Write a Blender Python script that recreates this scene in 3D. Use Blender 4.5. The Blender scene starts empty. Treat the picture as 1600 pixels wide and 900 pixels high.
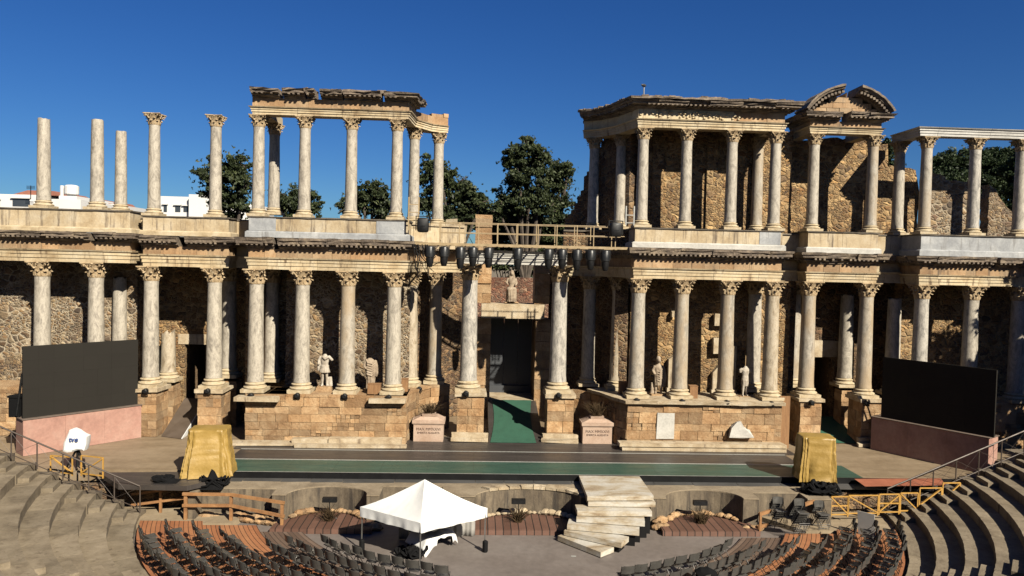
import bpy, bmesh, math, random
from mathutils import Vector, Matrix, Quaternion, noise as mnoise
R = math.radians
PI = math.pi
SC = bpy.context.scene
COL = SC.collection
random.seed(7)

# ------------------------------------------------------------------ camera
CAMZ = 9.0
FPX = 1155.0
YAW, PITCH, ROLL = R(2.7), R(1.9), R(1.35)
Fv = Vector((math.sin(YAW)*math.cos(PITCH), math.cos(YAW)*math.cos(PITCH), -math.sin(PITCH)))
R0 = Vector((math.cos(YAW), -math.sin(YAW), 0))
U0 = R0.cross(Fv)
Rv = R0*math.cos(ROLL) + U0*math.sin(ROLL)
Uv = U0*math.cos(ROLL) - R0*math.sin(ROLL)
CAM = Vector((0, 0, CAMZ))

def ray(x, y):
    return Fv + Rv*((x-800)/FPX) + Uv*((450-y)/FPX)
def at(x, y, Y):
    d = ray(x, y)
    return CAM + d*(Y/d.y)
def atz(x, y, z):
    d = ray(x, y)
    return CAM + d*((z-CAMZ)/d.z)
def proj(p):
    d = Vector(p)-CAM
    w = d.dot(Fv)
    if w < .1: return (-9999, -9999)
    return (800+FPX*d.dot(Rv)/w, 450-FPX*d.dot(Uv)/w)
def PX(x, y, Y): return at(x, y, Y).x
def PZ(x, y, Y): return at(x, y, Y).z

cam_d = bpy.data.cameras.new('camera')
cam = bpy.data.objects.new('camera', cam_d)
COL.objects.link(cam)
cam_d.sensor_width = 36
cam_d.lens = FPX*36/1600
cam_d.clip_end = 6000
M = Matrix(((Rv.x, Uv.x, -Fv.x, CAM.x), (Rv.y, Uv.y, -Fv.y, CAM.y), (Rv.z, Uv.z, -Fv.z, CAM.z), (0, 0, 0, 1)))
cam.matrix_world = M
SC.camera = cam

# ------------------------------------------------------------------ object helpers
ORG = {}
def tag(o, label=None, cat=None, group=None, kind=None):
    if label: o['label'] = label
    if cat: o['category'] = cat
    if group: o['group'] = group
    if kind: o['kind'] = kind
    return o
def empty(name, loc, label, cat, group=None, rz=0):
    o = bpy.data.objects.new(name, None)
    COL.objects.link(o)
    o.empty_display_size = .2
    o.location = loc
    o.rotation_euler = (0, 0, rz)
    ORG[o.name] = Vector(loc)
    return tag(o, label, cat, group)
KIDS = {}
def copy_tree(o, parent=None):
    c = o.copy(); COL.objects.link(c)
    if parent is not None: c.parent = parent
    KIDS[c.name] = []
    for ch in KIDS.get(o.name, []):
        k = copy_tree(ch, c)
        KIDS[c.name].append(k)
    return c

class MB:
    def __init__(s):
        s.v = []; s.f = []; s.t = []
    def add(s, vs, fs, t=.5):
        b = len(s.v)
        s.v.extend([tuple(p) for p in vs])
        for f in fs:
            s.f.append([b+i for i in f]); s.t.append(t)
    def box(s, x0, x1, y0, y1, z0, z1, t=.5, j=0.0):
        vs = [(x, y, z) for z in (z0, z1) for y in (y0, y1) for x in (x0, x1)]
        if j: vs = [(x+random.uniform(-j, j), y+random.uniform(-j, j), z+random.uniform(-j, j)) for x, y, z in vs]
        s.add(vs, [(0, 1, 3, 2), (4, 6, 7, 5), (0, 4, 5, 1), (2, 3, 7, 6), (0, 2, 6, 4), (1, 5, 7, 3)], t)
        return s
    def hexa(s, low, high, t=.5):
        n = len(low)
        s.add(list(low)+list(high), [tuple(range(n))[::-1], tuple(range(n, 2*n))] + [(i, (i+1) % n, n+(i+1) % n, n+i) for i in range(n)], t)
        return s
    def prism(s, poly, y0, y1, t=.5):            # polygon in XZ, extruded in Y
        return s.hexa([(x, y0, z) for x, z in poly], [(x, y1, z) for x, z in poly], t)
    def slab(s, poly, z0, z1, t=.5):             # polygon in XY, extruded in Z
        return s.hexa([(x, y, z0) for x, y in poly], [(x, y, z1) for x, y in poly], t)
    def bar(s, p, q, w, h=None, t=.5, up=(0, 0, 1)):
        p = Vector(p); q = Vector(q); h = h or w
        d = (q-p).normalized(); u = Vector(up)
        if abs(d.dot(u)) > .98: u = Vector((0, 1, 0))
        a = d.cross(u).normalized()*w/2; b = a.cross(d).normalized()*h/2
        s.hexa([p-a-b, p+a-b, p+a+b, p-a+b], [q-a-b, q+a-b, q+a+b, q-a+b], t)
        return s
    def tube(s, pts, r, n=6, t=.5, cap=True):
        pts = [Vector(p) for p in pts]
        rs = r if isinstance(r, (list, tuple)) else [r]*len(pts)
        rings = []
        u = None
        for i, p in enumerate(pts):
            a = pts[max(0, i-1)]; b = pts[min(len(pts)-1, i+1)]
            d = (b-a).normalized()
            if u is None:
                u = d.cross(Vector((0, 0, 1)) if abs(d.z) < .9 else Vector((1, 0, 0))).normalized()
            else:
                u = (u-d*u.dot(d)).normalized()
            w = d.cross(u)
            rings.append([p+(u*math.cos(2*PI*k/n)+w*math.sin(2*PI*k/n))*rs[i] for k in range(n)])
        s.loft(rings, t, cap)
        return s
    def loft(s, rings, t=.5, cap=True, closed=True):
        n = len(rings[0]); vs = [p for r in rings for p in r]; fs = []
        for i in range(len(rings)-1):
            for k in range(n if closed else n-1):
                fs.append((i*n+k, i*n+(k+1) % n, (i+1)*n+(k+1) % n, (i+1)*n+k))
        if cap:
            fs.append(tuple(range(n))[::-1]); fs.append(tuple(range((len(rings)-1)*n, len(rings)*n)))
        s.add(vs, fs, t)
        return s
    def lathe(s, prof, c=(0, 0, 0), n=24, t=.5, cap=True, jit=0):
        rings = []
        for r, z in prof:
            rings.append([(c[0]+r*math.cos(2*PI*k/n)*(1+random.uniform(-jit, jit)), c[1]+r*math.sin(2*PI*k/n)*(1+random.uniform(-jit, jit)), c[2]+z) for k in range(n)])
        return s.loft(rings, t, cap)
    def sweep(s, path, prof, t=.5, rough=0.0, step=None):
        """closed profile [(out, z)] swept along a plan polyline; out = to the right-hand side of travel (towards the viewer when going +X)"""
        P = [Vector((p[0], p[1])) for p in path]
        if step:
            Q = [P[0]]
            for a, b in zip(P, P[1:]):
                m = max(1, int((b-a).length/step))
                for i in range(1, m+1): Q.append(a.lerp(b, i/m))
            P = Q
        rings = []
        for i, p in enumerate(P):
            da = (p-P[i-1]).normalized() if i > 0 else (P[1]-p).normalized()
            db = (P[i+1]-p).normalized() if i < len(P)-1 else da
            na = Vector((da.y, -da.x)); nb = Vector((db.y, -db.x))
            nn = (na+nb)
            nn = nn.normalized() if nn.length > 1e-6 else na
            k = 1/max(.35, nn.dot(na))
            ring = []
            for o, z in prof:
                o2 = o + random.uniform(-rough, rough); z2 = z + random.uniform(-rough, rough)*.6
                ring.append((p.x+nn.x*k*o2, p.y+nn.y*k*o2, z2))
            rings.append(ring)
        return s.loft(rings, t, True)
    def grid(s, fn, nu, nv, t=.5):
        vs = [fn(i/nu, j/nv) for j in range(nv+1) for i in range(nu+1)]
        s.add(vs, [(j*(nu+1)+i, j*(nu+1)+i+1, (j+1)*(nu+1)+i+1, (j+1)*(nu+1)+i) for j in range(nv) for i in range(nu)], t)
        return s
    def mesh(s, name, mat, off=(0, 0, 0), smooth=None):
        me = bpy.data.meshes.new(name)
        ox, oy, oz = off
        me.from_pydata([(x-ox, y-oy, z-oz) for x, y, z in s.v], [], s.f)
        bm = bmesh.new(); bm.from_mesh(me)
        bmesh.ops.recalc_face_normals(bm, faces=bm.faces)
        bm.to_mesh(me); bm.free()
        a = me.attributes.new('tint', 'FLOAT', 'FACE')
        a.data.foreach_set('value', s.t)
        if mat: me.materials.append(mat)
        if smooth is not None:
            me.polygons.foreach_set('use_smooth', [True]*len(me.polygons))
            me.set_sharp_from_angle(angle=R(smooth))
        me.update()
        return me
    def build(s, name, mat, parent=None, smooth=None, local=False, label=None, cat=None, group=None, kind=None):
        if parent is not None:
            off = Vector((0, 0, 0)) if local else ORG[parent.name]
        elif local: off = Vector((0, 0, 0))
        else:
            xs = [p[0] for p in s.v]; ys = [p[1] for p in s.v]; zs = [p[2] for p in s.v]
            off = Vector(((min(xs)+max(xs))/2, (min(ys)+max(ys))/2, min(zs)))
        o = bpy.data.objects.new(name, s.mesh(name, mat, off, smooth))
        COL.objects.link(o)
        if parent is not None:
            o.parent = parent
            ORG[o.name] = ORG.get(parent.name, Vector((0, 0, 0))) if not local else Vector((0, 0, 0))
            KIDS.setdefault(parent.name, []).append(o)
        else:
            o.location = off; ORG[o.name] = Vector(off)
        return tag(o, label, cat, group, kind)
def link_mesh(name, me, parent, loc=(0, 0, 0), rz=0, scale=1):
    o = bpy.data.objects.new(name, me); COL.objects.link(o)
    o.parent = parent; o.location = loc; o.rotation_euler = (0, 0, rz); o.scale = (scale,)*3
    KIDS.setdefault(parent.name, []).append(o)
    return o

# ------------------------------------------------------------------ materials
def new_mat(name):
    m = bpy.data.materials.new(name); m.use_nodes = True
    nt = m.node_tree
    for n in list(nt.nodes):
        if n.type != 'OUTPUT_MATERIAL': nt.nodes.remove(n)
    out = [n for n in nt.nodes if n.type == 'OUTPUT_MATERIAL'][0]
    b = nt.nodes.new('ShaderNodeBsdfPrincipled')
    nt.links.new(b.outputs[0], out.inputs[0])
    return m, nt, b
def N(nt, typ, **kw):
    n = nt.nodes.new(typ)
    for k, v in kw.items():
        if k.startswith('i_'):
            key = k[2:]
            n.inputs[int(key) if key.isdigit() else key.replace('_', ' ')].default_value = v
        else: setattr(n, k, v)
    return n
def coords(nt, mode, scale=(1, 1, 1)):
    """'pos' = world position, 'obj' = object coordinates shifted by a per-object random value"""
    if mode == 'pos':
        v = N(nt, 'ShaderNodeNewGeometry').outputs['Position']
    else:
        tc = N(nt, 'ShaderNodeTexCoord').outputs['Object']
        oi = N(nt, 'ShaderNodeObjectInfo').outputs['Random']
        mu = N(nt, 'ShaderNodeMath', operation='MULTIPLY', i_1=137.0)
        nt.links.new(oi, mu.inputs[0])
        ad = N(nt, 'ShaderNodeVectorMath', operation='ADD')
        nt.links.new(tc, ad.inputs[0]); nt.links.new(mu.outputs[0], ad.inputs[1])
        v = ad.outputs[0]
    mp = N(nt, 'ShaderNodeVectorMath', operation='MULTIPLY')
    mp.inputs[1].default_value = scale
    nt.links.new(v, mp.inputs[0])
    return mp.outputs[0]
def noise(nt, vec, scale, detail=5, rough=.6, dist=0):
    n = N(nt, 'ShaderNodeTexNoise')
    n.inputs['Scale'].default_value = scale; n.inputs['Detail'].default_value = detail
    n.inputs['Roughness'].default_value = rough; n.inputs['Distortion'].default_value = dist
    nt.links.new(vec, n.inputs['Vector'])
    return n.outputs[0]
def ramp(nt, fac, stops):
    r = N(nt, 'ShaderNodeValToRGB')
    e = r.color_ramp.elements
    while len(e) < len(stops): e.new(.5)
    for i, (p, c) in enumerate(stops):
        e[i].position = p
        e[i].color = (c, c, c, 1) if isinstance(c, (int, float)) else (*c, 1)
    nt.links.new(fac, r.inputs[0])
    return r.outputs[0]
def mix(nt, fac, a, b, blend='MIX'):
    m = N(nt, 'ShaderNodeMix', data_type='RGBA', blend_type=blend)
    for sock, val in ((m.inputs[0], fac), (m.inputs[6], a), (m.inputs[7], b)):
        if hasattr(val, 'is_linked') or hasattr(val, 'links'): nt.links.new(val, sock)
        elif isinstance(val, (tuple, list)): sock.default_value = (*val[:3], 1)
        else: sock.default_value = val
    return m.outputs[2]
def bump(nt, b, h, strength=.4, dist=.03):
    n = N(nt, 'ShaderNodeBump')
    n.inputs['Strength'].default_value = strength; n.inputs['Distance'].default_value = dist
    nt.links.new(h, n.inputs['Height']); nt.links.new(n.outputs[0], b.inputs['Normal'])
def tinted(nt, col, amt):
    """per-face albedo variation between neighbouring blocks"""
    a = N(nt, 'ShaderNodeAttribute', attribute_name='tint')
    m = N(nt, 'ShaderNodeMath', operation='MULTIPLY_ADD', i_1=amt, i_2=1-amt/2)
    nt.links.new(a.outputs['Fac'], m.inputs[0])
    c = mix(nt, 1.0, col, m.outputs[0], 'MULTIPLY')
    if amt < .5: return c
    k = N(nt, 'ShaderNodeMath', operation='MULTIPLY', i_1=7.3); nt.links.new(a.outputs['Fac'], k.inputs[0])
    f = N(nt, 'ShaderNodeMath', operation='FRACT'); nt.links.new(k.outputs[0], f.inputs[0])
    c = mix(nt, ramp(nt, f.outputs[0], [(.6, 0.0), (1.0, .4)]), c, (.46, .34, .21))         # greyer replacement blocks
    return mix(nt, ramp(nt, f.outputs[0], [(0.0, .4), (.3, 0.0)]), c, (.42, .215, .08))        # rusty blocks

def stone(name, stops, scale=1.3, mode='pos', rough=.85, b=.5, bs=14, tint=.0, stain=None, stretch=(1, 1, 1), bd=.03):
    m, nt, p = new_mat(name)
    v = coords(nt, mode); vs = coords(nt, mode, stretch)
    n1 = noise(nt, vs, scale, 8, .65, .4)
    col = ramp(nt, n1, stops)
    n2 = noise(nt, v, scale*9, 4, .7)
    col = mix(nt, .5, col, ramp(nt, n2, [(.3, .55), (.7, 1.0)]), 'MULTIPLY')
    if stain:   # rain streaks / lichen, with a shape of their own
        sv = coords(nt, mode, (2.2, 2.2, .22))
        s = ramp(nt, noise(nt, sv, 1.7, 6, .7, .3), [(stain[1], 0.0), (stain[1]+.14, 1.0)])
        col = mix(nt, s, col, stain[0])
    if tint: col = tinted(nt, col, tint)
    nt.links.new(col, p.inputs['Base Color'])
    p.inputs['Roughness'].default_value = rough
    bump(nt, p, noise(nt, v, bs, 7, .7), b, bd)
    return m
def plain(name, c, rough=.6, metal=0, var=.12, scale=4, b=0, bs=20, mode='pos', tint=0, spec=None):
    m, nt, p = new_mat(name)
    v = coords(nt, mode)
    n1 = noise(nt, v, scale, 6, .65)
    c = Vector(c)
    col = ramp(nt, n1, [(.3, tuple(c*(1-var))), (.7, tuple(c*(1+var)))])
    if tint: col = tinted(nt, col, tint)
    nt.links.new(col, p.inputs['Base Color'])
    rr = ramp(nt, n1, [(.3, max(0, rough-.1)), (.7, min(1, rough+.1))])
    nt.links.new(rr, p.inputs['Roughness'])
    p.inputs['Metallic'].default_value = metal
    if spec is not None: p.inputs['Specular IOR Level'].default_value = spec
    if b: bump(nt, p, noise(nt, v, bs, 6, .7), b, .02)
    return m
def marble(name, base, vein, dark, scale=1.0, warm=None):
    m, nt, p = new_mat(name)
    v = coords(nt, 'obj', (1, 1, .42))
    d = noise(nt, v, 2.2*scale, 8, .68, 2.2)
    w = N(nt, 'ShaderNodeTexWave', wave_type='BANDS', bands_direction='DIAGONAL')
    w.inputs['Scale'].default_value = 1.1*scale; w.inputs['Distortion'].default_value = 14.0
    w.inputs['Detail'].default_value = 6.0; w.inputs['Detail Scale'].default_value = 1.8; w.inputs['Detail Roughness'].default_value = .65
    nt.links.new(v, w.inputs['Vector'])
    col = ramp(nt, d, [(.32, dark), (.45, base), (.58, vein), (.66, base)])
    col = mix(nt, ramp(nt, w.outputs[0], [(.55, 0.0), (.95, .45)]), col, vein)
    # thin dark veins
    tv = noise(nt, v, 3.0*scale, 6, .6, 3.0)
    col = mix(nt, ramp(nt, tv, [(.475, 0.0), (.495, .6), (.515, 0.0)]), col, dark)
    # drum joints and grime with their own place on each shaft
    gr = noise(nt, coords(nt, 'obj', (2.2, 2.2, .35)), 1.6, 6, .7, .4)
    col = mix(nt, ramp(nt, gr, [(.56, 0.0), (.72, .4)]), col, (.15, .12, .085))
    if warm:
        col = mix(nt, ramp(nt, noise(nt, v, .9, 4, .6), [(.40, 0.0), (.60, .85)]), col, warm)
    fine = noise(nt, v, 24, 5, .75)
    col = mix(nt, .45, col, ramp(nt, fine, [(.3, .5), (.6, 1.0)]), 'MULTIPLY')
    nt.links.new(col, p.inputs['Base Color'])
    p.inputs['Roughness'].default_value = .68
    bump(nt, p, noise(nt, v, 15, 7, .75), .35, .025)
    return m
def rubble(name, stones, mortar, scale=3.2, b=1.0, mw=.07, wash=.6):
    """mortared rubble: patches of large and of small stones, lost mortar, lime wash and brown stains"""
    m, nt, p = new_mat(name)
    v0 = coords(nt, 'pos', (1, 1, 1.3))
    dn = N(nt, 'ShaderNodeTexNoise'); dn.inputs['Scale'].default_value = 3.0; dn.inputs['Detail'].default_value = 4
    nt.links.new(v0, dn.inputs['Vector'])
    ds = N(nt, 'ShaderNodeVectorMath', operation='SCALE'); ds.inputs['Scale'].default_value = .26
    nt.links.new(dn.outputs['Color'], ds.inputs[0])
    ad = N(nt, 'ShaderNodeVectorMath', operation='ADD')
    nt.links.new(v0, ad.inputs[0]); nt.links.new(ds.outputs[0], ad.inputs[1])
    v = ad.outputs[0]
    big = ramp(nt, noise(nt, v0, .8, 4, .65, .5), [(.47, 0.0), (.53, 1.0)])
    def layer(sc, k):
        ve = N(nt, 'ShaderNodeTexVoronoi', feature='DISTANCE_TO_EDGE'); ve.inputs['Scale'].default_value = sc
        vc = N(nt, 'ShaderNodeTexVoronoi', feature='F1'); vc.inputs['Scale'].default_value = sc
        nt.links.new(v, ve.inputs['Vector']); nt.links.new(v, vc.inputs['Vector'])
        sep = N(nt, 'ShaderNodeSeparateColor'); nt.links.new(vc.outputs['Color'], sep.inputs[0])
        q = len(stones)
        c = ramp(nt, sep.outputs[0], [(i/(q-1)*.8+.1, x) for i, x in enumerate(stones)])
        val = N(nt, 'ShaderNodeMath', operation='MULTIPLY_ADD', i_1=.75, i_2=.55); nt.links.new(sep.outputs[1], val.inputs[0])
        c = mix(nt, 1.0, c, val.outputs[0], 'MULTIPLY')
        mw2 = mw*k
        return c, ramp(nt, ve.outputs['Distance'], [(mw2*.4, 1.0), (mw2, 0.0)]), ramp(nt, ve.outputs['Distance'], [(0.0, 0.0), (.22, 1.0)])
    c1, m1, h1 = layer(scale*.78, 1.0); c2, m2, h2 = layer(scale*1.75, 1.25)
    col = mix(nt, big, c2, c1); mf_ = mix(nt, big, m2, m1); h = mix(nt, big, h2, h1)
    col = mix(nt, .75, col, ramp(nt, noise(nt, v0, 9, 6, .7), [(.28, .4), (.68, 1.0)]), 'MULTIPLY')
    patch = ramp(nt, noise(nt, v0, .55, 5, .65), [(.38, .12), (.62, 1.0)])
    mort = mix(nt, .7, mortar, ramp(nt, noise(nt, v0, 5, 6, .7), [(.3, .4), (.65, 1.0)]), 'MULTIPLY')
    col = mix(nt, mix(nt, 1.0, mf_, patch, 'MULTIPLY'), col, mort)
    col = mix(nt, ramp(nt, noise(nt, v0, .8, 7, .72, .8), [(.57, 0.0), (.70, wash)]), col, mort)
    st = coords(nt, 'pos', (1.2, 1.2, .35))
    col = mix(nt, ramp(nt, noise(nt, st, 1.1, 6, .7, .5), [(.52, 0.0), (.68, .6)]), col, (.10, .055, .028))
    nt.links.new(col, p.inputs['Base Color'])
    p.inputs['Roughness'].default_value = .92
    hh = mix(nt, .4, h, noise(nt, v0, 14, 6, .75))
    bump(nt, p, hh, b, .12)
    return m

MT = {}
MT['marble'] = marble('grey_marble', (.44, .385, .31), (.66, .59, .48), (.25, .22, .18))
MT['marble_blue'] = marble('blue_grey_marble', (.42, .385, .335), (.70, .64, .55), (.20, .185, .17), 1.15)
MT['marble_warm'] = marble('warm_marble', (.49, .39, .26), (.66, .56, .42), (.25, .19, .125), .9)
MT['marble_mixed'] = marble('mixed_marble', (.42, .37, .30), (.62, .555, .455), (.235, .205, .165), 1.0, (.50, .37, .225))
MT['carved'] = stone('carved_limestone', [(.3, (.30, .19, .09)), (.5, (.60, .43, .24)), (.7, (.74, .60, .40))], 2.5, 'obj', b=.6, bs=18)
MT['base'] = stone('base_limestone', [(.3, (.46, .34, .19)), (.5, (.68, .54, .34)), (.72, (.78, .68, .50))], 2.0, 'obj', b=.35)
MT['arch'] = stone('architrave_limestone', [(.28, (.48, .33, .17)), (.5, (.74, .585, .36)), (.72, (.83, .71, .50))], 1.1, b=.4, tint=.3, stain=((.19, .125, .07), .545))
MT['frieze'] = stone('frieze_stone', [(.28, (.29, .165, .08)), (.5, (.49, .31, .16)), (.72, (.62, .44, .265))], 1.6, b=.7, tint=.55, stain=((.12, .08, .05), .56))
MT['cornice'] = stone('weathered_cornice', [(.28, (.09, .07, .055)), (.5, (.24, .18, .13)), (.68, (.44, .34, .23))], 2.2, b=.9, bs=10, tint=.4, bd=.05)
MT['parapet'] = stone('parapet_render', [(.28, (.46, .33, .18)), (.5, (.64, .505, .32)), (.72, (.75, .64, .47))], 1.2, b=.4, tint=.35, stain=((.17, .125, .085), .525))
MT['parapet_grey'] = stone('grey_marble_facing', [(.28, (.30, .31, .33)), (.5, (.46, .47, .48)), (.72, (.66, .66, .65))], 1.2, b=.2, tint=.15, stain=((.22, .21, .20), .56))
MT['coping'] = stone('dark_coping', [(.3, (.10, .08, .065)), (.6, (.24, .20, .15)), (.75, (.40, .34, .26))], 2, b=.6)
MT['ashlar'] = stone('golden_ashlar', [(.25, (.24, .115, .04)), (.45, (.46, .27, .125)), (.6, (.58, .38, .20)), (.78, (.68, .50, .31))], 1.9, b=1.0, bs=9, tint=.8, bd=.06, stain=((.15, .085, .045), .60))
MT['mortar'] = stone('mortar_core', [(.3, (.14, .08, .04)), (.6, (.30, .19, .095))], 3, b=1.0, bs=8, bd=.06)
MT['lime'] = stone('pale_limestone', [(.28, (.36, .25, .14)), (.5, (.62, .49, .32)), (.74, (.78, .68, .52))], 1.5, b=.7, tint=.35, stain=((.20, .14, .09), .56))
MT['white_marble'] = stone('white_marble_block', [(.28, (.50, .48, .44)), (.5, (.70, .67, .61)), (.74, (.82, .79, .73))], 1.2, b=.4, tint=.2)
MT['statue'] = stone('statue_marble', [(.28, (.34, .27, .20)), (.5, (.60, .52, .42)), (.74, (.75, .69, .60))], 2.5, 'obj', b=.4)
MT['statue_dark'] = stone('weathered_statue_marble', [(.28, (.22, .15, .10)), (.5, (.47, .36, .25)), (.74, (.62, .52, .40))], 2.5, 'obj', b=.4)
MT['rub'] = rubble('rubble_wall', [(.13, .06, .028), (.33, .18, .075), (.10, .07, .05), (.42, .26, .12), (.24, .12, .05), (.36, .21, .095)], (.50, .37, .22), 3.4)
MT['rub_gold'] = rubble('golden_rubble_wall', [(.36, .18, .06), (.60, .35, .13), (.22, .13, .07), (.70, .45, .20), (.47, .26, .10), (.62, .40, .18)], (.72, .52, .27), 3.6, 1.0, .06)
MT['brick'] = rubble('red_brick_rubble', [(.26, .09, .045), (.36, .15, .08), (.22, .10, .06), (.45, .28, .17), (.30, .12, .06)], (.40, .30, .22), 5.0, .8, .05)
MT['rub_pale'] = rubble('pale_rubble_wall', [(.38, .23, .10), (.13, .09, .06), (.52, .36, .19), (.26, .14, .06), (.56, .42, .25), (.22, .13, .075)], (.72, .60, .43), 3.3, .9, .12)
# ================================================================== stage front, lower storey
SUN = Vector((.66, -1.0, .86)).normalized()
YW = 1.75            # wall behind the column line
def jig(a): return random.uniform(-a, a)

# ---- Corinthian capital (unit: top radius of the shaft = 1), attic base (unit: bottom radius = 1)
def capital_mesh():
    m = MB(); H = 2.25
    m.lathe([(.95, 0), (1.1, .02), (1.12, .1), (1.0, .15), (1.0, .7), (1.06, 1.3), (1.28, 1.8), (1.42, 1.98)], n=20)
    def leaf(a, z0, h, w, curl, r0):
        rows = []
        for i in range(7):
            t = i/6
            if t < .75:
                r = r0+.10*t+.05*math.sin(t*PI); z = z0+h*t/.75*.97
            else:
                q = (t-.75)/.25
                r = r0+.12+curl*q; z = z0+h*(.97+.06*q-.22*q*q)
            ww = w*(1-.25*t)*(1 if t < .8 else 1-(t-.8)*2.6)*(1+.18*math.sin(t*19))
            row = []
            for k in (-1, -.5, 0, .5, 1):
                rr = r+.07*(1-abs(k)*1.4)+(.03 if k else .05)
                an = a+k*ww/2/r
                row.append((rr*math.cos(an), rr*math.sin(an), z-.06*abs(k)))
            rows.append(row)
        m.loft(rows, .5, False, False)
    for k in range(8): leaf(k*PI/4+jig(.04), .14, .78, .78, .34+jig(.08), 1.02)
    for k in range(8): leaf(k*PI/4+PI/8+jig(.04), .18, 1.32, .74, .42+jig(.1), 1.04)
    for k in range(4):
        a = PI/4+k*PI/2
        for s in (-1, 1):
            pts = []
            for i in range(13):
                t = i/12
                if t < .5: r = 1.15+.62*t*2; z = 1.15+.78*(t*2)**.8
                else:
                    q = (t-.5)*2*PI*1.25; rad = .17*(1-(t-.5)*1.3)
                    r = 1.77+rad*math.sin(q); z = 1.76+rad*math.cos(q)
                an = a+s*(.42*(1-t) if t < .5 else .21-.06*(t-.5))*.55
                pts.append((r*math.cos(an), r*math.sin(an), z))
            m.tube(pts, [.13-.05*i/12 for i in range(13)], 5)
    for k in range(8):
        a = k*PI/4+(.2 if k % 2 else -.2)
        m.tube([(1.12*math.cos(a), 1.12*math.sin(a), 1.2), (1.35*math.cos(a*1), 1.35*math.sin(a), 1.6), (1.42*math.cos(a+.1), 1.42*math.sin(a+.1), 1.86)], [.1, .1, .14], 5)
    def aba(h, c):
        P = []
        for k in range(4):
            a = k*PI/2
            for i in range(9):
                u = -1+2*i/8
                x = h-c*(1-u*u); y = u*h*.93
                P.append((x*math.cos(a)-y*math.sin(a), x*math.sin(a)+y*math.cos(a)))
        return P
    m.slab(aba(1.55, .30), 1.96, 2.08); m.slab(aba(1.68, .30), 2.085, H)
    for k in range(4):
        a = k*PI/2
        m.lathe([(.02, -.18), (.17, -.1), (.2, 0), (.15, .12), (.02, .16)], (1.36*math.cos(a), 1.36*math.sin(a), 2.05), 8)
    m.v = [(x+mnoise.noise((x*3, y*3, z*3+9))*.09, y+mnoise.noise((x*3+5, y*3, z*3))*.09, z+mnoise.noise((x*3, y*3+7, z*3))*.05) for x, y, z in m.v]
    return m.mesh('capital', MT['carved'], smooth=42)
CAPS = [capital_mesh() for i in range(3)]
def base_mesh(plinth=True):
    m = MB()
    h = 1.48
    m.box(-h, h, -h, h, 0, .42, j=.02)
    pr = [(1.30, .42)]
    for i in range(9):
        a = -PI/2+PI*i/8; pr.append((1.32+.14*math.cos(a), .57+.14*math.sin(a)))
    pr += [(1.22, .74), (1.15, .82), (1.15, .90), (1.2, .95)]
    for i in range(7):
        a = -PI/2+PI*i/6; pr.append((1.16+.10*math.cos(a), 1.05+.095*math.sin(a)))
    pr += [(1.08, 1.17), (1.03, 1.24), (1.0, 1.3)]
    m.lathe(pr, n=28)
    m.v = [(x+mnoise.noise((x*2, y*2, z*2+3))*.04, y+mnoise.noise((x*2+5, y*2, z*2))*.04, z) for x, y, z in m.v]
    return m.mesh('base', MT['base'], smooth=40)
BASES = [base_mesh(), base_mesh()]
NCOL = [0]
def column(px, py, Y, z0, z1, rb, label, group, mat='marble', base=True, cap=True, broken=0, X=None):
    X = PX(px, py, Y) if X is None else X
    NCOL[0] += 1; random.seed(100+NCOL[0])
    t = empty('marble_column', (X, Y, z0), label, 'column', group)
    hb = 1.3*rb if base else 0
    rt = rb*.86; hc = 2.25*rt if cap else 0
    if base: link_mesh('base', BASES[NCOL[0] % 2], t, (0, 0, 0), PI/2*random.randint(0, 3), rb)
    H = z1-z0-hc
    s = MB(); n = 28; rings = []
    nz = 16
    for i in range(nz+1):
        u = i/nz; z = hb+(H-hb)*u
        r = rb+(rt-rb)*(u**1.5)
        if i == 0: r *= 1.06
        if cap and i == nz: r *= 1.05
        if i == 1 and not base: pass
        ring = []
        for k in range(n):
            a = 2*PI*k/n
            q = mnoise.noise((math.cos(a)*1.6+NCOL[0]*7, math.sin(a)*1.6, z*1.1))
            q2 = mnoise.noise((math.cos(a)*4+NCOL[0]*3, math.sin(a)*4, z*3.5))
            rr = r*(1+.012*q+(-.05*max(0, q2-.42)))
            zz = z
            if broken and i >= nz-1: zz = z-(broken*abs(mnoise.noise((math.cos(a)*1.3+NCOL[0], math.sin(a)*1.3, 2)))*(1 if i == nz else .5))
            ring.append((rr*math.cos(a), rr*math.sin(a), zz))
        rings.append(ring)
    s.loft(rings)
    s.build('shaft', MT[mat], t, smooth=40, local=True)
    if cap: link_mesh('capital', CAPS[NCOL[0] % 3], t, (0, 0, H), PI/2*random.randint(0, 3), rt)
    return t

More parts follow.
